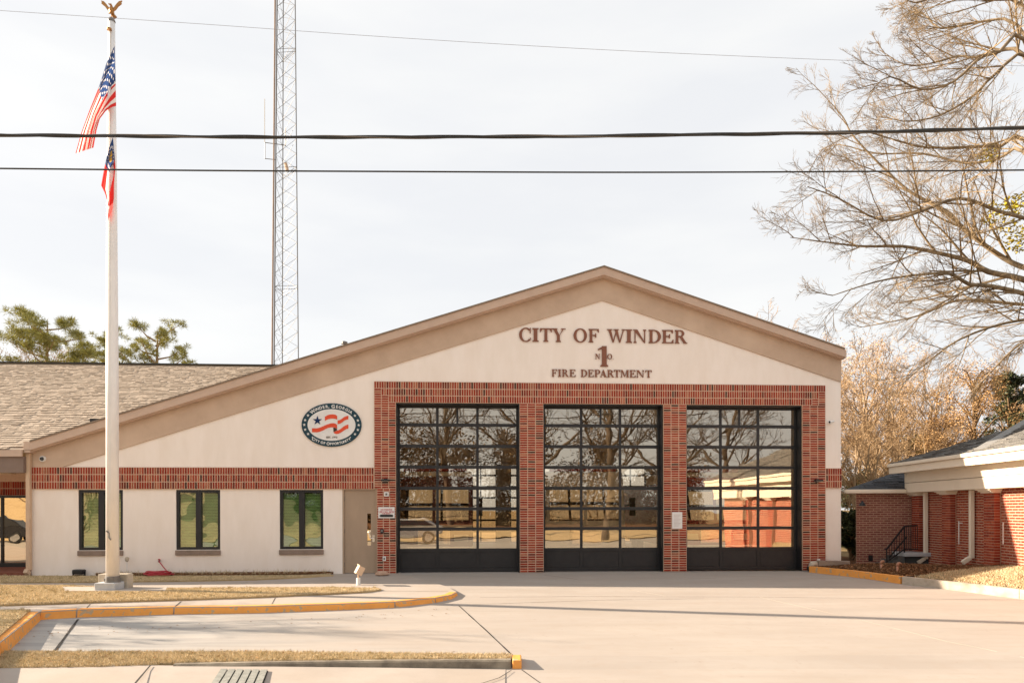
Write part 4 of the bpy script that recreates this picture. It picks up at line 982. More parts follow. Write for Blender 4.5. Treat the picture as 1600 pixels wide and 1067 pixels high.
def us(u, v, i, j):
    if u < .42 and v < 7 / 13:
        ci, cj = int(u / .42 * 11 * 2), int(v / (7 / 13) * 9 * 2)
        return 1 if (ci % 4 == 1 and cj % 4 == 1) or (ci % 4 == 3 and cj % 4 == 3) else 2
    return 0 if int(v * 13) % 2 == 0 else 1
cloth([(179, 72), (166, 100), (155, 135), (140, 172), (127, 208), (118, 240)], [(181.5, 166), (174, 168), (165, 174), (156, 186), (151, 203), (146, 231)], 96, 78, 7.5, us, "american_flag", [M_RED, M_FWHITE, M_BLUE], "American stars and stripes flag drooping from the top of the pole", "flag")
def ga(u, v, i, j):
    if u < .36 and v < .67:
        r = math.hypot((u / .36 - .5) * 1.0, (v / .67 - .5)); 
        return 3 if r < .22 and (i + j) % 5 != 0 else (1 if .34 < r < .42 and int(math.atan2(v / .67 - .5, u / .36 - .5) * 8) % 2 == 0 else 2)
    return 1 if .34 < v < .67 else 0
cloth([(176.5, 214), (170, 232), (163, 262), (158, 290), (163, 300), (168, 312)], [(180.5, 262), (179, 275), (178, 290), (178, 308), (176, 325), (168, 346)], 66, 48, 6.0, ga, "state_flag", [M_RED, M_FWHITE, M_BLUE, M_FGOLD], "red, white and blue state flag with gold emblem below the first flag", "flag")

# ------------------------------------------------------------------ radio tower
M_TOWERTAN = mat("tan_coax", (.36, .25, .17), (.28, .19, .13), scale=2, rough=.8); TY = 45.0; tk = F / TY  # coax drawn tan, warmer than the steel legs
tb = at(451, 796, TY); tw = thing("radio_tower", "slender triangular lattice radio tower rising behind the roof", "radio tower", (tb.x, TY, -.45))
zt_ = H + (HY + 90) / tk + .45
def leg_pt(i, z):
    f = (z - 10) / (zt_ - 10); w = (.83 - .26 * f)
    p = ((-1, -.45), (1, -.6), (-.86, 1.1))[i]; return Vector((w * p[0], w * p[1], z))
for i in range(3): b = MB(); b.tube([leg_pt(i, z) for z in (0, 10, 20, 30, zt_)], .035 if i else .045, 6); b.obj("leg", M_STEEL, tw)
b = MB()
for dx in (-.1, -.16): b.tube([leg_pt(0, z) + Vector((dx, 0, 0)) for z in (0, 10, 20, 30, zt_)], .028, 5)
b.obj("coax_cable", M_TOWERTAN, tw)
zz_ = 9.0; bay_h = .97; n = 0
while zz_ < zt_ - 1:
    for a_i, b_i in ((0, 1), (1, 2), (2, 0)):
        for p, q in ((leg_pt(a_i, zz_), leg_pt(b_i, zz_ + bay_h)), (leg_pt(b_i, zz_), leg_pt(a_i, zz_ + bay_h))):
            b = MB(); b.tube([p, q], .011, 4, cap=False); b.obj("brace", M_STEEL, tw)
        if n % 8 == 0: b = MB(); b.tube([leg_pt(a_i, zz_ - .1), leg_pt(b_i, zz_ - .1)], .014, 4); b.tube([leg_pt(a_i, zz_ + .12), leg_pt(b_i, zz_ + .12)], .014, 4); b.obj("section_ring", M_STEEL, tw)
    zz_ += bay_h; n += 1
TP = lambda px, py: at(px, py, TY) - Vector((tb.x, TY, -.45))
b = MB(); b.tube([TP(432, 250), TP(414, 248)], .025, 5); b.tube([TP(445, 227), TP(414, 223)], .025, 5); b.tube([TP(414, 248), TP(414, 223)], .03, 5); b.tube([TP(446, 228), TP(446, 200)], .03, 5); b.obj("antenna_arm", M_STEEL, tw)
b = MB(); b.tube([TP(413.5, 222), TP(413.5, 155)], .03, 6); b.obj("whip_antenna", M_WHITE, tw)
b = MB(); b.tube([TP(446, 255), TP(449, 267)], .11, 8); b.obj("dish_box", M_TAN, tw)

# ------------------------------------------------------------------ overhead cables
def cable(name, label, pix, Y, r, m, group, sides=8, twist=None):
    pts = [at(px, py, Y) for px, py in pix]
    d0 = pts[0] + (pts[0] - pts[1]) * 2.2; d1 = pts[-1] + (pts[-1] - pts[-2]) * 2.2
    pts = [d0] + pts + [d1]; fine = []
    for i in range(len(pts) - 1):
        p0, p1, p2, p3 = pts[max(i - 1, 0)], pts[i], pts[i + 1], pts[min(i + 2, len(pts) - 1)]
        for k in range(10):
            s = k / 10; fine.append(.5 * ((2 * p1) + (p2 - p0) * s + (2 * p0 - 5 * p1 + 4 * p2 - p3) * s * s + (3 * p1 - p0 - 3 * p2 + p3) * s ** 3))
    fine.append(pts[-1])
    o = fine[len(fine) // 2]; t = thing(name, label, "cable", o, 0, group)
    loc = [p - o for p in fine]
    b = MB(); b.tube(loc, r, sides); b.obj("core", m, t, smooth=True)
    if twist:
        dense = []
        for p, q in zip(loc, loc[1:]):
            nn = max(2, int((q - p).length / .10)); dense += [p.lerp(q, i / nn) for i in range(nn)]
        for ph in range(twist):
            b = MB(); a = ph * 6.283 / twist; acc = 0; tp = []
            for i, p in enumerate(dense):
                if i: acc += (p - dense[i - 1]).length
                an = a + acc * 2.4 + .8 * math.sin(acc * .7 + ph); tp.append(p + Vector((0, math.cos(an) * r * .95, math.sin(an) * r * .95)))
            b.tube(tp, r * .55, 5); b.obj("strand", M_STRAND if ph == 0 else m, t, smooth=True)
    return t
cable("telecom_cable", "thick twisted black cable bundle sagging across the whole sky", [(0, 211.5), (300, 213.8), (600, 214.8), (950, 212.5), (1300, 208), (1600, 200)], 8.0, .0155, M_CABLE, "overhead cables", 8, twist=3)
cable("power_cable", "single thin black cable crossing below the thick cable bundle", [(0, 263.5), (300, 266.5), (600, 268.2), (950, 269.5), (1300, 268.5), (1600, 266)], 8.2, .0095, M_CABLE, "overhead cables", 6)
cable("ground_wire", "faint thin wire slanting across the top of the sky", [(0, 17), (300, 37), (600, 58), (900, 76), (1200, 90), (1450, 99.5), (1620, 104)], 9.0, .0026, M_WIRE, "overhead cables", 5)

# ------------------------------------------------------------------ brick building on the right
w_ = Vector((.0806, 1, 0)).normalized()
C0 = Vector((10.51 + .0806 * 20.5, 20.5, 0))
AR = math.atan2(-w_.y, -w_.x); FR = Frame(C0, AR)
rb = thing("brick_building", "low red brick building with cream fascia, pilasters and grey hip roof", "building", C0, AR)
def ra(px): return FR.u(px, 796)
LEN = 11.5
zb0, zb1 = FR.z(1416, 769.4, -.35), FR.z(1416, 738, -.35)
zf0, zf1 = FR.z(1396, 737, -.73), FR.z(1396, 724, -.73)
MB().box(0, LEN, .02, .3, -.5, zb0 + .1).obj("wall", M_MORTAR2, rb)
MB().box(LEN - .3, LEN, .3, 9, -.5, zb0 + .1).obj("end_wall", M_MORTAR2, rb)
zmid = (zb0 + zb1) / 2 - .02
MB().box(-.02, LEN + .3, -.35, .3, zb0, zmid).obj("frieze_board", M_CREAM, rb, bevel=.006)
MB().box(-.02, LEN + .3, -.355, .3, zmid + .012, zb1).obj("frieze_board", M_CREAM, rb, bevel=.006)
MB().box(-.25, LEN + .5, -.62, .3, zb1 - .001, zb1 + .05).obj("soffit", M_CREAM, rb)
MB().box(-.25, LEN + .5, -.70, -.62, zf0 - .05, zf1 - .10).obj("fascia_board", M_CREAM, rb, bevel=.006)
MB().box(-.25, LEN + .5, -.76, -.62, zf1 - .095, zf1).obj("gutter", M_CREAM, rb, bevel=.012)
cells2 = []
def courses(u0, u1, z0, z1, bond=True):
    n = int((z1 - z0) / .0678)
    for r in range(n):
        z = z1 - (r + .5) * .0678; u = u0 - (.1016 if (r % 2 and bond) else 0)
        while u < u1 - .01:
            a, c = max(u, u0), min(u + .2032, u1)
            if c - a > .03: cells2.append(((a + c) / 2, z, c - a - JB, .0678 - JB))
            u += .2032
pil = [(ra(1434) , ra(1443.5)), (ra(1479), ra(1493.5)), (ra(1545), ra(1563))]
a3 = pil[2][1]
for i in range(3): a3 += 1.85; pil.append((a3 - .42, a3))
courses(0, LEN, -.05, zb0)
brick_field(rb, cells2, .013, .03, M_BRICK2, (3, 3, 2, 2), 300, lambda c: (0 if c[1] > .3 and c[0] < 5.2 else 1, -c[0]))
for a, c in pil:
    a = c - .42
    b = MB(); b.box(a, c, -.14, .01, -.3, zb0 - .10); pm = b.obj("pilaster", M_MORTAR2, rb)
    b = MB(); n = int((zb0 - .1 + .05) / .0678)
    for r in range(n):
        z = zb0 - .1 - (r + .5) * .0678; h = (.0678 - JB) / 2
        sp_ = (.21, .42) if r % 2 else (.105, .315, .42); p0 = 0
        for s_ in sp_: b.box(a + p0 + .007, a + s_ - .007, -.146, -.139, z - h, z + h, rng.choice((0, 1, 2, 3))); p0 = s_
        b.box(c - .001, c + .006, -.143, -.01, z - h, z + h, rng.choice((0, 1, 2, 3)))
    b.obj("brick_courses", M_BRICK2, pm, kind='stuff')
    b = MB(); b.box(a - .03, c + .03, -.20, .0, zb0 - .10, zb0 - .065); b.box(a - .06, c + .06, -.25, .0, zb0 - .0645, zb0 - .034); b.box(a - .09, c + .09, -.30, .0, zb0 - .0335, zb0 - .001); b.obj("capital", M_CREAM, pm)
for px in (1451, 1523.5):
    a = ra(px); zk = FR.z(px, 880, -.09)
    b = MB(); b.box(a - .045, a + .045, -.14, -.03, zk + .12, zb0 - .001); b.obox((a - .03, -.20, zk + .07), (.045, 0, 0), (0, .10, .07), (0, .03, -.045)); b.obj("downspout", M_CREAM, rb, bevel=.015)
for px, y0, y1 in ((1501.8, 814, 850), (1571.5, 816, 850)):
    a = ra(px); z0, z1 = FR.z(px, y1, -.06), FR.z(px, y0, -.06)
    b = MB(); b.tube([(a, -.06, z0), (a, -.06, z1)], .012, 6); b.tube([(a, -.06, z1 - .05), (a + .16, -.06, z1 - .05)], .012, 6) if px < 1550 else None
    b.obj("conduit", M_WHITE, rb)
# roof of the main block
za = zf1 + .005; pitch = .36; tdep = 5.2
A0, A1 = (-.25, -.70, za), (LEN + .5, -.70, za); Tm = (4.6, tdep - .7, za + pitch * tdep)
b = MB(); b.quad([A0, A1, (LEN - 3.0, tdep - .7, za + pitch * tdep), Tm]); b.quad([A0, Tm, (4.6, 12, za + pitch * tdep), (-.25, 12, za)]); b.quad([Tm, (LEN - 3, tdep - .7, za + pitch * tdep), (LEN - 3, 12, za + pitch * tdep), (4.6, 12, za + pitch * tdep)])
b.obj("roof", M_UNDER, rb)
sl2 = math.hypot(tdep, pitch * tdep); dy, dz = tdep / sl2, pitch * tdep / sl2
e1 = ra(1529)
shingles(rb, (-.25, -.70, za + .004), (1, 0, 0), (0, dy, dz), LEN + .7, sl2 - .05, lambda u, v: u > (4.85 / sl2) * v + .1, M_GSHINGLE, M_GSHINGLE1, 300, lambda p: (0 if p.x < 5.6 else 1, p.y), cw=.30, ch=.14)
# cross roof whose hip shows as a pale cap
def on_roof(px, py):                                # the point of the long slope seen at a pixel
    rx, rz = ray(px, py); dv = Vector((rx, 1, rz)); cv = Vector((0, 0, H)) - C0; ly = lambda v: v.dot(FR.i)
    tt = (za + pitch * (ly(cv) + .70) - cv.z) / (dv.z - pitch * ly(dv)); p = cv + dv * tt
    return Vector((p.dot(FR.t), p.dot(FR.i), p.z + .035))
h0, h1 = on_roof(1531, 704), on_roof(1612, 655)
b = MB(); b.bar(h0, h1, .24, .03); b.obj("hip_cap", mat("hip_cap_shingle", (.27, .26, .24), (.21, .20, .19), scale=10, rough=.95), rb)
M_DSH = mat("slate_shingle", (.085, .088, .095), (.06, .062, .068), scale=16, rough=.95, bump=.3, bscale=150, spec=.1, island=.3)
# low wing behind
we = -.12; wy0 = FR.o  # wing front wall faces the street
yw0 = -1.72
MB().prism([(we - .004, yw0), (we - .004, 1.0), (-5, 3.0), (-5, 1.3)][::1], -.5, zb0 + .02).obj("wing_wall", M_MORTAR2, rb)
wing_f = bpy.data.objects.new("wing_front", None); COL.objects.link(wing_f); wing_f.parent = rb; wing_f.location = (we, 0, 0); wing_f.rotation_euler = (0, 0, R(90))
wc = []
n = int((zb0 + .05) / .0678)
for r in range(n):
    z = zb0 - (r + .5) * .0678; u = yw0 - (.1016 if r % 2 else 0)
    while u < .0:
        a, c = max(u, yw0), min(u + .2032, 0.0)
        if c - a > .03: wc.append(((a + c) / 2, z, c - a - JB, .0678 - JB))
        u += .2032
M_BRICK3 = [mat("wing_brick_%d" % i, c, tuple(k * .75 for k in c), scale=14, rough=.92, spec=.12) for i, c in enumerate([(.31, .125, .095), (.27, .10, .08), (.35, .15, .12)])]
brick_field(wing_f, wc, -.006, .03, M_BRICK3, (2, 2, 2), 0, lambda c: c[0])
b = MB(); b.box(we + .15, we + .27, yw0 - .42, -.36, zb0 - .02, zb0 + .10); b.obj("wing_gutter", M_CREAM, rb, bevel=.02)
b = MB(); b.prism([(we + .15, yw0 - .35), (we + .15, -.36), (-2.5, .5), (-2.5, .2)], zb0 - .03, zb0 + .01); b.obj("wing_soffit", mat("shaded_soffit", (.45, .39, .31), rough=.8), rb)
zg = zb0 + .09; wp = .42
b = MB(); fr0, fr1 = (we + .2, yw0 - .42, zg), (we + .2, 1.5, zg); tp0 = None
wk_, wd_ = 1.5, 2.0
ft = (we + .2 - wd_, yw0 - .42 + wk_ * wd_, zg + wp * wd_)
b.quad([fr0, fr1, (we + .2 - wd_, 1.5, zg + wp * wd_), ft])
b.quad([fr0, ft, (ft[0], ft[1], zg - .05), (fr0[0], fr0[1], zg - .05)]); b.quad([ft, (we + .2 - wd_, 1.5, zg + wp * wd_), (we + .2 - wd_, 1.5, zg - .05), (ft[0], ft[1], zg - .05)])
b.obj("wing_roof", M_DSH, rb)
ws = math.hypot(wd_, wp * wd_)
shingles(rb, (we + .2, yw0 - .42, zg + .004), (0, 1, 0), (-wd_ / ws, 0, wp * wd_ / ws), 3.4, ws - .1, lambda u, v: u > wk_ * wd_ / ws * v + .25, M_DSH, M_DSH, 0, lambda p: p.x, cw=.3, ch=.14, name="wing_shingle")
# crawl vent and wall lamp
b = MB(); vy = -1.72 + .36; b.box(we + .004, we + .02, vy, vy + .12, .22, .40); b.obj("crawl_vent", M_BLACK, rb)
lp = FR.w(we + .0, -1.66, FR.z(1347, 787, 0)); wl = at(1347, 787, 20.55)
t = thing("wall_lantern", "black wall lantern at the top corner of the brick wing", "wall light", wl)
b = MB(); b.tube([(.04, .12, 0), (.0, -.02, .03)], .025, 6); b.obj("bracket", M_BLACK, t); b = MB(); b.lathe([(.10, -.06), (.075, .0), (.04, .05), (.02, .09)], (-.02, -.05, 0), 10); b.obj("shade", M_BLACK, t)
# iron stair rail, landing and steps
sY = 19.85
lw = lambda px, py, Y=sY: at(px, py, Y)
q0, q1, q2 = lw(1385.5, 888), lw(1413, 822), lw(1433.5, 820.5)
base = Vector((q1.x, sY, 0)); sr = thing("stair_railing", "black iron stair railing climbing to the brick building's side landing", "railing", base)
rel = lambda v: Vector(v) - base
zl = lw(1413, 863).z; zg0 = lw(1385, 887).z
b = MB(); t0 = Vector((q0.x, sY, zg0 + .55)); b.bar(rel(t0), rel(q1), .04); b.bar(rel(q1), rel(q2), .04); b.bar(rel(t0 - Vector((.06, 0, 0))), rel(t0), .04); b.obj("top_rail", M_BLACK, sr)
b = MB(); b.bar(rel(Vector((q0.x, sY, zg0 + .18))), rel(Vector((q1.x, sY, zl + .1))), .03); b.bar(rel(Vector((q1.x, sY, zl + .1))), rel(Vector((q2.x, sY, zl + .1))), .03); b.obj("bottom_rail", M_BLACK, sr)
b = MB(); hm0 = Vector((q0.x + .12, sY + .08, zg0 + .30)); b.bar(rel(hm0), rel(lw(1417, 838)), .035); b.obj("hand_rail", M_BLACK, sr)
for i in range(7):
    f = i / 7; x = q0.x + (q1.x - q0.x) * f; b = MB(); b.bar(rel((x, sY, zg0 + .18 + (zl + .1 - zg0 - .18) * f - (.2 if i in (0,) else 0))), rel((x, sY, t0.z + (q1.z - t0.z) * f)), .028 if i == 0 else .014); b.obj("baluster", M_BLACK, sr)
for i in range(7):
    x = q1.x + (q2.x - q1.x) * i / 6; b = MB(); b.bar(rel((x, sY, zl + (.0 if i == 0 else .1))), rel((x, sY, q1.z)), .03 if i == 0 else .014); b.obj("baluster", M_BLACK, sr)
M_STEP = mat("dark_concrete", (.13, .125, .115), (.09, .09, .085), scale=6, rough=.9)  # steps much darker than the landing slab
stp = thing("side_steps", "dark concrete landing and steps behind the iron railing", "steps", (q1.x, sY, 0))
MB().box(-.02, C0.x - q1.x + .3, -.1, .62, zl - .11, zl).obj("landing", M_BLOCK, stp, bevel=.01)
MB().box(.05, C0.x - q1.x + .3, .05, .6, -.2, zl - .11).obj("landing_base", mat("dark_grey_wall", (.09, .10, .10), (.07, .075, .075), scale=5, rough=.9), stp)
for i in range(3): x = -.02 - (i + 1) * .17; b = MB(); b.box(x, x + .168, -.05, .6, -.2, zl - (i + 1) * (zl - .1) / 4); b.obj("step", M_STEP, stp)
for px, py, lab in ((1376.5, 893, "copper gooseneck vent pipe nearer the station, in the mulch"), (1402, 897, "copper gooseneck vent pipe standing in front of the dark landing")):
    p = gp(px, py, .12); t = thing("vent_pipe", lab, "vent pipe", (p.x, p.y, .14), 0, "copper vent pipes")
    M_COP = mat("copper_pipe", (.40, .22, .15), (.30, .16, .105), scale=9, rough=.6) if 'M_COP' not in globals() else M_COP
    b = MB(); b.tube([(0, 0, -.1), (0, 0, .20)], .028, 10); b.obj("riser", M_COP, t, smooth=True); b = MB(); b.tube([(0, 0, .19), (.005, 0, .235), (.03, 0, .265), (.06, 0, .268), (.085, 0, .25)], .033, 10); b.obj("elbow", M_COP, t, smooth=True)
# right lawn, mulch bed, kerb
kr = [gp(1270.6, 893, 0), gp(1336, 900, 0), gp(1415, 911, -.02), gp(1505, 922, -.06), gp(1600, 934.5, -.09)]
d = (kr[-1] - kr[-2]); kr += [kr[-1] + d * 1.5, kr[-1] + d * 4]
ktop = [Vector((p.x, p.y, z)) for p, z in zip(kr, (.165, .165, .155, .13, .11, .08, .05))]
rk = bpy.data.objects.new("right_kerb", None); COL.objects.link(rk); struct(rk)
for a, c, m in ((0, 2, M_YELLOW), (1, 3, M_YELLOW), (2, 4, M_KERB), (3, 5, M_KERB), (4, 7, M_KERB)):
    seg = ktop[a:a + 2] if c - a == 2 else ktop[a:c]
    dd = (seg[1] - seg[0]).normalized() * .006
    seg = [p.copy() for p in seg]; seg[0] += dd; seg[-1] -= dd; seg.reverse()
    kerb_run("kerb_stone", seg, .16, .16, m, rk, zb=lambda p: drive_z(p.y))
def wall_x(Y): return 10.51 + .0806 * Y
def ground_r(s, t):                                 # s 0..1 along the kerb from the station, t 0..1 kerb to wall
    i = min(int(s * 6), 5); f = s * 6 - i; p = ktop[i].lerp(ktop[i + 1], f); Y = p.y
    x1 = wall_x(Y) + .1; kx_ = p.x + .12; x = kx_ + (x1 - kx_) * t
    zwall = max(.05, min(.46, .05 + (20.6 - Y) * .10)); z = p.z - .02 + (zwall - p.z + .02) * (t ** .8)
    if Y > 17: z += .09 * math.sin(t * math.pi) * min(1, (Y - 17) / 2) 
    return Vector((x, Y, z))
NS, NT = 60, 16
grid = [[ground_r(i / NS, j / NT) for j in range(NT + 1)] for i in range(NS + 1)]
def proj(p): return CX + p.x / p.y * F, HY - (p.z - H) / p.y * F
def is_mulch(p):
    px, py = proj(p); pts = ((1270, 899), (1360, 901), (1415, 905), (1470, 896), (1530, 889), (1600, 884.5), (1800, 870))
    for (x0, y0), (x1, y1) in zip(pts, pts[1:]):
        if px <= x1: return py < y0 + (y1 - y0) * (px - x0) / (x1 - x0)
    return False
bm_, bg_ = MB(), MB()
for i in range(NS):
    for j in range(NT):
        q = [grid[i][j], grid[i + 1][j], grid[i + 1][j + 1], grid[i][j + 1]]; c = sum(q, Vector()) / 4
        (bm_ if is_mulch(c) else bg_).quad(q[::-1] if False else q)
struct(bm_.obj("mulch_bed", M_MULCH)); struct(bg_.obj("lawn", M_SOIL))
b = MB(); b.quad([(9.2, 19.0, .10), (12.6, 19.0, .10), (12.6, 34, -.1), (9.2, 34, -.1)]); struct(b.obj("mulch_bed", M_MULCH))
r2 = random.Random(11); Vc = MB(); Vb = MB()
for _ in range(32000):
    s, t = r2.random() ** .8 * .9, r2.random(); p = ground_r(s, t); a = r2.uniform(0, 6.283); k = len
    if is_mulch(p):
        if r2.random() < .55:
            l = r2.uniform(.02, .055); w = l * .4; ca, sa = math.cos(a), math.sin(a); tl = r2.uniform(-.02, .02)
            Vc.quad([(p.x - ca * l, p.y - sa * l, p.z + .008 - tl), (p.x + sa * w, p.y - ca * w, p.z + .02), (p.x + ca * l, p.y + sa * l, p.z + .012 + tl), (p.x - sa * w, p.y + ca * w, p.z + .02)])
    else:
        h = r2.uniform(.02, .065); ca, sa = math.cos(a) * .010, math.sin(a) * .010
        for _k in range(2):
            ox, oy = r2.uniform(-.05, .05), r2.uniform(-.05, .05)
            Vb.quad([(p.x + ox - ca, p.y + oy - sa, p.z - .005), (p.x + ox + ca, p.y + oy + sa, p.z - .005), (p.x + ox + r2.gauss(0, .02), p.y + oy + r2.gauss(0, .02), p.z + h)])
Vc.obj("mulch", M_CHIP, kind='stuff'); Vb.obj("grass", M_BLADE, kind='stuff')
# corner downspout feeding the black drain
p0, p1 = at(1277, 879.5, 19.75), at(1326, 880.5, 19.85)
t = thing("drain_pipe", "tan box downspout lying along the right corner into a black drain", "drain pipe", (p0.x, p0.y, 0))
b = MB(); b.bar((0, 0, p0.z), (p1.x - p0.x, p1.y - p0.y, p1.z), .16, .17); b.obj("spout", mat("weathered_taupe", (.33, .26, .205), (.27, .21, .165), scale=6, rough=.8), t, bevel=.015)
b = MB(); b.tube([(-.04, -.02, p0.z - .02), (-.15, -.03, p0.z - .03), (-.19, -.05, p0.z - .12)], [.095, .10, .10], 12); b.obj("elbow", M_BLOCK2, t, smooth=True)
b = MB(); b.tube([(-.16, .1, .09), (-.16, -.16, .085)], .105, 16, cap=False); b.tube([(-.16, -.16, .085), (-.16, .1, .09)], .085, 16, cap=True); b.obj("drain_mouth", M_RUBBER, t)
# street drain grate
gq = [gp(344, 1046.5, -.215), gp(419, 1049, -.225), gp(405, 1085, -.225), gp(318, 1085, -.215)]
gz = max(zw(p.x, p.y) for p in gq) - .026
t = thing("drain_grate", "grey slotted drain grate in the pavement below the street kerb", "drain grate", (gq[0].x, gq[0].y, gz))
rel = lambda p: (p.x - gq[0].x, p.y - gq[0].y)
b = MB(); b.prism([rel(gq[3]), rel(gq[2]), rel(gq[1]), rel(gq[0])], -.01, .003); b.obj("pit", M_DARK, t)
M_IRON = mat("weathered_iron", (.30, .30, .265), (.20, .20, .18), scale=14, rough=.85, bump=.3, bscale=80)
for i in range(6):
    f0_, f1_ = (i + .10) / 6, (i + .90) / 6; q = [gq[3].lerp(gq[2], f0_), gq[3].lerp(gq[2], f1_), gq[0].lerp(gq[1], f1_), gq[0].lerp(gq[1], f0_)]
    b = MB(); b.prism([rel(p) for p in q], .0035, .020); b.obj("bar", M_IRON, t)

# ------------------------------------------------------------------ trees
class TreeGen:
    def __init__(s, seed): s.r = random.Random(seed); s.trunk = MB(); s.crown = MB(); s.tips = []
    def stick(s, mb, pts, r0, r1, sides):
        n = len(pts); mb.tube(pts, [r0 + (r1 - r0) * i / (n - 1) for i in range(n)], sides, cap=False)
    def grow(s, p, d, length, r, lvl, spec):
        """spec: per level dict(n children, ang, ratio, wander, trop, segs)"""
        q = spec[lvl]; R_ = s.r; n = q['segs']; pts = [Vector(p)]; d = Vector(d).normalized()
        for i in range(n):
            d = d + Vector((R_.gauss(0, 1), R_.gauss(0, 1), R_.gauss(0, 1))) * q['wander'] + Vector((0, 0, q['trop'])); d.normalize()
            pts.append(pts[-1] + d * (length / n))
        r1 = r * q.get('tip', .35)
        s.stick(s.trunk if q.get('wood') else s.crown, pts, r, r1, q.get('sides', 3))
        s.kids(pts, r, r1, length, lvl, spec)
    def kids(s, pts, r, r1, length, lvl, spec, tap=.45):
        q = spec[lvl]; R_ = s.r; n = len(pts) - 1
        if lvl + 1 >= len(spec): s.tips.append(pts[-1]); return
        for k in range(q['n']):
            t = q.get('from', .3) + (1 - q.get('from', .3)) * (k + R_.random()) / q['n']; t = min(t, .999); i = min(int(t * n), n - 1); f = t * n - i
            p = pts[i].lerp(pts[i + 1], f); ax = (pts[i + 1] - pts[i]).normalized()
            o = ax.orthogonal().normalized(); o.rotate(Matrix.Rotation(R_.uniform(0, 6.283), 3, ax)); a = R(R_.uniform(*q['ang']))
            dd = ax * math.cos(a) + o * math.sin(a)
            s.grow(p, dd, length * R_.uniform(*q['ratio']) * (1 - tap * t), max((r + (r1 - r) * t) * .6, q.get('rmin', .004)), lvl + 1, spec)
def leaf_cloud(mb, centres, rad, n, size, r, flat=.7):
    for c in centres:
        for _ in range(n):
            while True:
                v = Vector((r.uniform(-1, 1), r.uniform(-1, 1), r.uniform(-1, 1)))
                if v.length < 1: break
            p = Vector(c) + Vector((v.x * rad, v.y * rad, v.z * rad * flat)); a = Vector((r.gauss(0, 1), r.gauss(0, 1), r.gauss(0, .7))).normalized(); o = a.orthogonal().normalized(); o.rotate(Matrix.Rotation(r.uniform(0, 6.28), 3, a))
            l, w = size * r.uniform(.6, 1.3), size * r.uniform(.25, .5); mb.quad([p - a * l, p + o * w, p + a * l, p - o * w])

# --- the great bare tree at the right
BY = 27.0
tg = TreeGen(21)
bt_base = at(1690, 860, BY); bt_base.z = -.45
big = thing("bare_oak", "great bare tree at right with wide limbs reaching over the brick building", "tree", bt_base)
def BP(px, py, dy=0.0): return at(px, py, BY + dy) - bt_base
trunk = [Vector((0, 0, 0)), BP(1688, 760), BP(1684, 620), BP(1676, 480), BP(1668, 380), BP(1662, 250), BP(1655, 100), BP(1640, -60), BP(1630, -220)]
tg.stick(tg.trunk, trunk, .55, .16, 12)
limbs = [
    ([(1676, 470), (1600, 437), (1545, 425), (1514, 408), (1464, 395), (1410, 385), (1349, 385), (1295, 379), (1235, 371)], .20, -3),
    ([(1672, 450), (1620, 425), (1582, 411), (1541, 385), (1504, 356), (1480, 331), (1430, 305), (1393, 275), (1334, 214), (1317, 183), (1281, 143)], .19, 2),
    ([(1674, 490), (1610, 462), (1548, 447), (1514, 444), (1484, 428), (1430, 430), (1370, 440), (1300, 462)], .16, -5),
    ([(1676, 500), (1620, 480), (1578, 474), (1497, 469), (1440, 492), (1380, 505), (1340, 512)], .14, 4),
    ([(1676, 520), (1630, 500), (1570, 505), (1500, 530), (1450, 565), (1410, 600)], .11, -2),
    ([(1660, 200), (1600, 87), (1560, 80), (1522, 90), (1497, 88), (1452, 100), (1413, 101), (1376, 79)], .13, 3),
    ([(1662, 230), (1600, 62), (1562, 81), (1530, 92), (1490, 128), (1440, 140), (1390, 120), (1360, 144)], .12, -3),
    ([(1664, 260), (1610, 90), (1553, 118), (1522, 149), (1470, 180), (1420, 190), (1390, 185)], .12, 1),
    ([(1668, 330), (1600, 218), (1565, 228), (1537, 229), (1450, 231), (1399, 219), (1350, 205)], .13, -4),
    ([(1668, 350), (1600, 237), (1560, 248), (1509, 255), (1440, 240), (1370, 240), (1310, 226), (1280, 236)], .12, 5),
    ([(1655, 120), (1600, 10), (1540, 0), (1480, -10), (1430, 5), (1405, -10)], .11, 0),
    ([(1658, 160), (1590, 40), (1530, 35), (1470, 45), (1440, 20), (1410, 25)], .10, 5),
    ([(1670, 400), (1620, 350), (1560, 330), (1500, 310), (1440, 330), (1380, 345), (1310, 310), (1262, 292)], .13, -6),
    ([(1676, 540), (1640, 520), (1590, 540), (1540, 590), (1510, 620)], .09, 3),
    ([(1668, 380), (1720, 300), (1800, 260), (1900, 240)], .16, 0), ([(1672, 440), (1740, 400), (1850, 380), (1950, 400)], .16, -2), ([(1655, 120), (1720, 20), (1800, -40), (1880, -60)], .14, 2)]
spec_b = [dict(n=14, ang=(20, 50), ratio=(.24, .43), wander=.07, trop=.01, segs=6, sides=7, rmin=.017, **{'from': .16}),
          dict(n=8, ang=(18, 48), ratio=(.38, .66), wander=.06, trop=.015, segs=5, sides=4, rmin=.0085, **{'from': .10}),
          dict(n=5, ang=(16, 42), ratio=(.42, .75), wander=.07, trop=.02, segs=4, sides=3, rmin=.0052, **{'from': .15}),
          dict(n=3, ang=(14, 38), ratio=(.6, 1.0), wander=.06, trop=.03, segs=3, sides=3, rmin=.0045, **{'from': .2}),
          dict(n=0, ang=(25, 60), ratio=(.5, .8), wander=.10, trop=.03, segs=2, sides=3, tip=.5)]
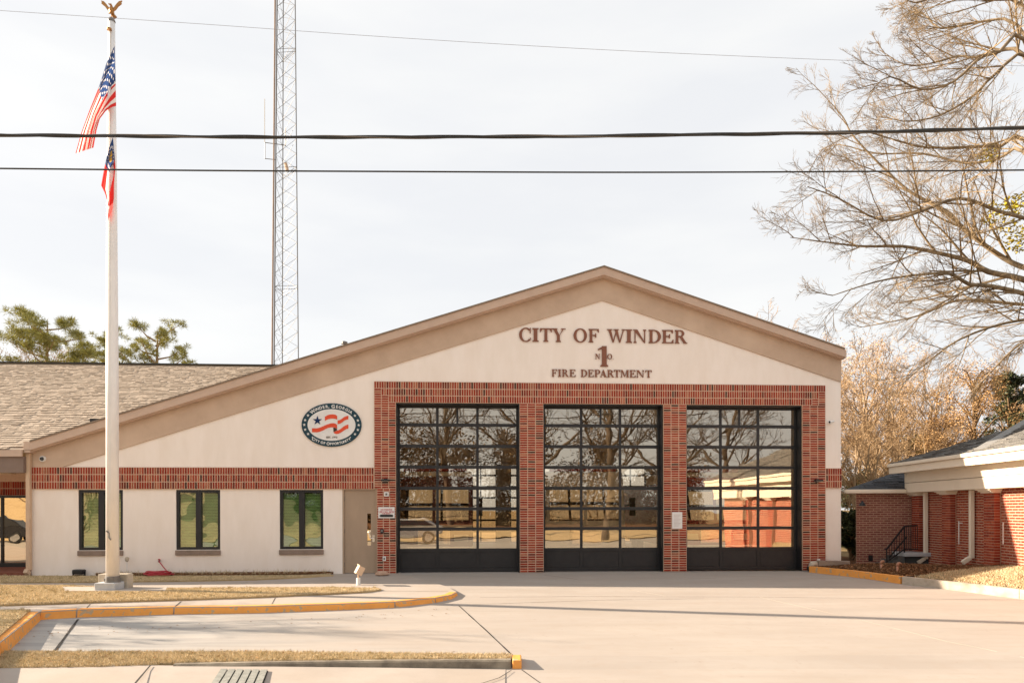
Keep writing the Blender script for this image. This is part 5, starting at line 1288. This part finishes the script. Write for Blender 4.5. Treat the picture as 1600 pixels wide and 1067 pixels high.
for px, r, dep in limbs:
    n = len(px); pts = [BP(x, y, dep * i / (n - 1)) for i, (x, y) in enumerate(px)]
    fine = []
    for i in range(n - 1):
        p0, p1, p2, p3 = pts[max(i - 1, 0)], pts[i], pts[i + 1], pts[min(i + 2, n - 1)]
        for k in range(3):
            s = k / 3; fine.append(.5 * ((2 * p1) + (p2 - p0) * s + (2 * p0 - 5 * p1 + 4 * p2 - p3) * s * s + (3 * p1 - p0 - 3 * p2 + p3) * s ** 3))
    fine.append(pts[-1]); mb = MB(); tg.stick(mb, fine, r * .66, .013, 8); mb.obj("limb", M_OAKBARK, big, smooth=True)
    ln = sum((b_ - a_).length for a_, b_ in zip(fine, fine[1:]))
    tg.kids(fine, r * .6, .016, ln, 0, spec_b, .68)
tg.trunk.obj("trunk", M_OAKBARK, big, smooth=True); tg.crown.obj("crown", M_OAKTWIG, big)
mr = random.Random(5)
for c, n, rad in (((1565, 338), 300, .75), ((1592, 372), 220, .6), ((1545, 240), 130, .42), ((1598, 318), 160, .5)):
    mb = MB(); leaf_cloud(mb, [BP(*c, -.5)], rad, n, .09, mr, .9); mb.obj("foliage", M_MISTLE, big)

# --- woods: archetypes, then copies
def bare(seed, h, r, spread, up, bark, twig, buds=None, stems=1, dense=1.0):
    g = TreeGen(seed)
    spec = [dict(n=int(13 * dense), ang=(25, 55), ratio=(.40, .60), wander=.06, trop=.03, segs=8, sides=6, wood=True, rmin=.02, **{'from': .28}),
            dict(n=7, ang=(22, 50), ratio=(.40, .6), wander=.09, trop=up, segs=5, sides=4, rmin=.012, wood=True, **{'from': .2}),
            dict(n=5, ang=(22, 55), ratio=(.45, .7), wander=.12, trop=up, segs=3, sides=3, rmin=.011, **{'from': .15}),
            dict(n=3, ang=(22, 55), ratio=(.5, .8), wander=.15, trop=.05, segs=3, sides=3, rmin=.008, **{'from': .2}),
            dict(n=0, ang=(0, 1), ratio=(1, 1), wander=.2, trop=.05, segs=2, sides=3, tip=.6)]
    for k in range(stems):
        a = 6.283 * k / stems + g.r.random(); tilt = spread * (0 if stems == 1 else 1)
        g.grow(Vector((.12 * math.cos(a), .12 * math.sin(a), -.2)), Vector((math.cos(a) * tilt, math.sin(a) * tilt, 1)), h * g.r.uniform(.8, 1.0), r, 0, spec)
    t = g.trunk.mesh("trunk", bark, True); c = g.crown.mesh("crown", twig)
    bm = None
    if buds:
        mb = MB(); leaf_cloud(mb, g.tips[::max(1, len(g.tips) // 800)], .25, 2, .05, g.r); bm = mb.mesh("bud_haze", buds)
    return t, c, bm
ARCH = {'bare': bare(3, 10, .16, 0, .03, M_BARK, M_TWIG), 'bare2': bare(4, 10, .13, 0, .05, M_BARK, M_DTWIG), 'multi': bare(6, 7.5, .085, .45, .02, M_BARK, M_TWIG, None, 6, .55), 'oak': bare(9, 10, .17, 0, .03, M_DARKBARK, M_DARKBARK), 'russet': bare(8, 9, .12, 0, .04, M_BARK, M_PINK, M_BUD)}
def wood_tree(kind, px, Y, h, label, group, rot=None, zb=-.45, basis=10.0, wide=1.0):
    t_, c_, b_ = ARCH[kind]; X = (px - CX) / F * Y
    root = thing({'bare': "bare_tree", 'oak': "bare_tree", 'bare2': "bare_tree", 'multi': "multi_stem_tree", 'russet': "russet_tree"}[kind], label, "tree", (X, Y, zb), rng.uniform(0, 6.28) if rot is None else rot, group)
    link("trunk", t_, root); link("crown", c_, root)
    if b_: link("bud_haze", b_, root)
    s = h / basis; root.scale = (s * wide, s * wide, s); return root
hz_ = lambda py, Y: H + (HY - py) / F * Y + .45     # height that reaches a given picture line
G1 = "bare trees in the woods behind the buildings"
for kind, px, Y, py, lab in (
    ('multi', 1340, 30, 640, "pale many-stemmed bare tree right beside the station's corner"),
    ('multi', 1395, 33, 628, "pale many-stemmed bare tree rising above the cream gutter corner"),
    ('multi', 1452, 36, 612, "pale many-stemmed bare tree above the dark hip roof edge"),
    ('russet', 1345, 46, 545, "russet budding tree just right of the station's eave"),
    ('russet', 1392, 50, 548, "russet budding tree second from the station's eave"),
    ('russet', 1326, 38, 560, "russet budding tree closest to the station's right wall"),
    ('russet', 1372, 40, 552, "russet budding tree in front of its russet neighbours"),
    ('russet', 1418, 43, 566, "russet budding tree at the right end of the russet row"),
    ('russet', 1466, 46, 560, "russet budding tree above the hip roof's lower edge"),
    ('russet', 1300, 56, 530, "russet budding tree peeping over the station's right roof slope"),
    ('bare', 1192, 52, 462, "bare tree whose fine top stands above the station's right slope"),
    ('bare2', 1162, 50, 476, "bare treetop left of the tallest one over the station's right slope"),
    ('bare', 1228, 54, 492, "bare treetop right of the tallest one over the station's right slope"),
    ('bare2', 1250, 58, 520, "small bare treetop low behind the station's right roof slope"),
    ('bare2', 1440, 34, 585, "dark bare tree standing left of the tawny leafy one"),
    ('bare', 1478, 40, 560, "tall bare tree behind the tawny leafy tree"),
    ('bare', 1562, 42, 520, "bare tree above the grey hip roof near the picture edge"),
    ('bare2', 1600, 50, 530, "bare tree cut by the right edge of the picture"),
    ('bare2', 1580, 70, 535, "distant bare tree behind the right roof")):
    wood_tree(kind, px, Y, hz_(py, Y), lab, G1, basis={'multi': 8.6, 'russet': 10.6}.get(kind, 11.8))
# peach bare trees at far left
for px, Y, py, lab in ((8, 60, 548, "peach bare treetop at the far left above the brown roof"), (48, 64, 553, "peach bare treetop beside the flat-topped pine"), (-25, 58, 552, "peach bare treetop cut by the left picture edge"), (95, 66, 556, "peach bare treetop low under the flat-topped pine")):
    wood_tree('russet', px, Y, hz_(py, Y), lab, "peach treetops over the brown roof", basis=10.6)

def bushy(name, label, cat, px, py_top, py_bot, Y, wpx, m, n, size, bark=M_DTWIG, seed=1, group=None, lumps=16, zb=-.45):
    r = random.Random(seed); X = (px - CX) / F * Y; k = F / Y; ht = H + (HY - py_top) / k; hb = max(zb + .3, H + (HY - py_bot) / k); w = wpx / k / 2
    root = thing(name, label, cat, (X, Y, zb), 0, group); mb = MB(); tr = MB()
    tr.tube([(0, 0, 0), (.05, 0, (ht - zb) * .5), (0, .05, (ht - zb) * .92)], [w * .07 + .05, w * .05 + .03, .02], 7)
    cs_ = []
    for i in range(lumps):
        f = r.random(); z = hb + (ht - hb) * f - zb; rr = w * (1 - .55 * f ** 2) * math.sqrt(r.random()); a = r.uniform(0, 6.28); c = Vector((rr * math.cos(a), rr * math.sin(a), z)); cs_.append(c)
        tr.tube([(0, 0, max(.2, z - rr * .7 - .3)), (c.x * .55, c.y * .55, z - rr * .15), tuple(c)], [.05, .03, .012], 4, cap=False)
    leaf_cloud(mb, cs_, w * (.38 if lumps < 30 else .30), n, size, r, .85)
    tr.obj("trunk", bark, root); mb.obj("crown", m, root); return root
bushy("withered_tree", "tawny tree holding withered leaves above the grey hip roof", "tree", 1522, 575, 720, 32, 130, M_TANLEAF, 330, .048, seed=3, lumps=34)
bushy("withered_tree", "low tawny leafy thicket at the hip roof's back edge", "tree", 1470, 655, 740, 34, 90, M_TANLEAF, 280, .048, seed=4, lumps=22)
bushy("evergreen_tree", "dark green evergreen standing right of the tawny tree", "tree", 1577, 590, 690, 34, 66, M_EVER, 170, .085, seed=5, lumps=48)
bushy("evergreen_shrub", "dark glossy evergreen shrub in the gap beside the station", "shrub", 1329, 790, 885, 24, 46, M_EVER, 380, .10, seed=6, lumps=20, zb=-.2)
bushy("evergreen_shrub", "dark evergreen thicket behind the gap's glossy shrub", "shrub", 1352, 735, 880, 38, 90, M_EVER, 380, .11, seed=7, lumps=26)
bushy("evergreen_shrub", "green brush showing over the wing's dark roof", "shrub", 1440, 690, 760, 37, 80, mat("olive_leaf", (.16, .13, .04), rough=.8, island=.5, spec=.1), 320, .08, seed=8, lumps=18)

def shade_trees():
    for kind, x, Y, h, lab in (('bare', -17.6, 13.9, 6.0, "bare tree beyond the left end of the lawn"), ('multi', -15.6, 12.6, 4.2, "many-stemmed bare tree beyond the left end of the lay-by")):
        t_ = wood_tree(kind, CX, 1, h, lab, "trees beyond the lawn's left end", zb=-.1, rot=1.0, basis=10 if kind == 'bare' else 8.6, wide=1.0); t_.location = (x, Y, -.1)
def far_thicket(X, Y, h, w, lab):
    r = random.Random(int(X * 7 + 900)); root = thing("evergreen_thicket", lab, "tree", (X, Y, -.3), 0, "thickets across the street"); mb = MB(); tr = MB()
    cs_ = [Vector((r.uniform(-w / 2, w / 2), r.uniform(-1.5, 1.5), .4 + h * r.random() ** 1.5 * (1 - .25 * r.random()))) for _ in range(130)]
    for c in cs_[::4]: tr.tube([(c.x * .4, 0, 0), (c.x * .8, c.y * .5, c.z * .6), tuple(c)], [.12, .07, .02], 5, cap=False)
    leaf_cloud(mb, cs_, 1.6, 110, .24, r, .95); tr.obj("trunk", M_DTWIG, root); mb.obj("crown", M_THICK, root)
def pine(label, px, py_top, Y, spread_px, seed, style):
    r = random.Random(seed); X = (px - CX) / F * Y; k = F / Y; ht = H + (HY - py_top) / k + .45; root = thing("pine_tree", label, "tree", (X, Y, -.45), 0, "pines behind the brown roof")
    tr = MB(); cr = MB(); w = spread_px / k / 2 * 1.25
    tr.tube([(0, 0, 0), (.15, 0, ht * .5), (0, .1, ht * .8), (.1, 0, ht * .97)], [.24, .17, .10, .03], 8)
    nb = 26 if style == 'flat' else 22
    for i in range(nb):
        f = i / (nb - 1); z0 = ht * (.52 + .43 * f); a = i * 2.4 + r.uniform(-.4, .4); l = w * ((1.0 - .35 * f ** 3) if style == 'flat' else (1.0 - .55 * f)) * r.uniform(.55, 1.0)
        rise = l * (r.uniform(.15, .5) if style == 'flat' else r.uniform(.35, .8)); end = Vector((l * math.cos(a), l * math.sin(a) * .8, min(ht, z0 + rise)))
        mid = Vector((end.x * .5, end.y * .5, z0 + rise * .3)); tr.tube([(0, 0, z0), tuple(mid), tuple(end)], [.06, .04, .012], 5, cap=False)
        for j in range(10 if style == 'flat' else 9):
            s = .35 + .65 * r.random(); c = mid.lerp(end, (s - .35) / .65) if s > .5 else mid; c = c + Vector((r.gauss(0, .3), r.gauss(0, .3), r.uniform(0, .35)))
            rad = r.uniform(.30, .55) if style == 'flat' else r.uniform(.18, .34)
            for _ in range(150 if style == 'flat' else 90):
                v = Vector((r.gauss(0, 1), r.gauss(0, 1), r.gauss(.3, .8))).normalized(); o = v.orthogonal().normalized() * .013; p = c + v * rad * r.uniform(.05, .7); q = p + v * r.uniform(.14, .26); cr.quad([p - o, p + o, q])
    tr.obj("trunk", M_BARK, root); cr.obj("crown", M_PINE, root)
shade_trees()
pine("dense flat-topped pine at left above the brown roof", 72, 490, 42, 118, 31, 'flat')
pine("thin pine directly behind the white flagpole", 170, 512, 46, 60, 33, 'open')
pine("airy pine with upswept branches right of the flagpole", 244, 508, 40, 150, 35, 'open')
pine("short sparse pine left of the flagpole by the dense one", 128, 530, 48, 54, 37, 'open')

# ------------------------------------------------------------------ what the glass mirrors: across the street
b = MB(); n = 24
for i in range(n):
    x0, x1 = -70 + i * 6, -64 + i * 6
    hb_ = lambda x: .25 + 6.5 * max(0, min(1, (-14 - x) / 14))
    for y0, y1, k0, k1 in ((-9, -14, 0, .25), (-14, -24, .25, 1), (-24, -60, 1, 1.1)):
        b.quad([(x0, y0, -.35 + k0 * hb_(x0)), (x0, y1, -.35 + k1 * hb_(x0)), (x1, y1, -.35 + k1 * hb_(x1)), (x1, y0, -.35 + k0 * hb_(x1))])
struct(b.obj("far_bank", M_SOIL))
b = MB(); b.quad([(-14, -60, .0), (74, -60, .0), (74, -27, -.02), (-14, -27, -.02)]); struct(b.obj("woodland_floor", M_MULCH))
for kind, x, Y, h, lab in (('oak', 6.5, -16, 17, "bare street tree opposite the middle bay"), ('oak', 10.5, -11, 15, "bare street tree opposite the right bay"), ('oak', -11, -20, 18, "bare street tree opposite the left bay"), ('oak', -22, -26, 17, "bare street tree opposite the porch"),
                           ('oak', 22, -30, 18, "bare tree on the far bank to the right"), ('oak', 0, -36, 18, "bare tree on the far bank in the middle"), ('oak', -35, -34, 18, "bare tree on the far bank to the left"), ('oak', 34, -40, 18, "bare tree on the far bank furthest right")):
    t_ = wood_tree(kind, CX, 1, h, lab, "bare trees across the street", zb=.3, basis=10, wide=1.35); t_.location = (x, Y, -.3)
for X, Y, h, w, lab in ((-30, -44, 8, 10, "far left dark thicket across the street"), (-19, -47, 9, 11, "dark thicket across the street opposite the porch"), (-8, -43, 11.5, 11, "dark thicket across the street opposite the left bay"), (3, -48, 12.5, 12, "dark thicket across the street opposite the middle bay"), (14, -44, 12, 12, "dark thicket across the street opposite the right bay"), (27, -47, 8, 12, "far right dark thicket across the street")):
    far_thicket(X, Y, h, w, lab)
def car(x, y, m, label):
    t = thing("parked_car", label, "car", (x, y, -.31), 0, "cars parked across the street")
    prof = [(-2.3, .35), (-2.35, .75), (-2.1, .95), (-1.2, 1.02), (-.5, 1.55), (1.2, 1.62), (2.0, 1.1), (2.3, .95), (2.35, .4)]
    b = MB(); b.slab(prof, -.88, .88); b.obj("body", m, t, bevel=.08)
    for s in (-1, 1):
        b = MB(); q = [(-1.05, 1.05), (-.42, 1.48), (1.15, 1.54), (1.75, 1.1)]; b.slab(q, *( (.882, .90) if s > 0 else (-.90, -.882))); b.obj("side_window", M_BLACK, t)
        for xx in (-1.45, 1.45):
            b = MB(); b.tube([(xx, s * .70, .36), (xx, s * .92, .36)], .36, 18); w = b.obj("wheel", M_RUBBER, t); b = MB(); b.tube([(xx, s * .90, .36), (xx, s * .935, .36)], .22, 12); b.obj("rim", M_CHROME, w)
        b = MB(); b.box(-2.38, -2.28, s * .62 - .18, s * .62 + .18, .66, .80); b.obj("headlight", M_LENS, t)
car(-30.6, -5.2, mat("black_car_paint", (.015, .015, .018), rough=.2, spec=.7), "black car parked opposite the porch door")
car(-4, -4.8, mat("silver_car_paint", (.42, .42, .43), rough=.25, metal=.5), "silver car parked opposite the left bay")
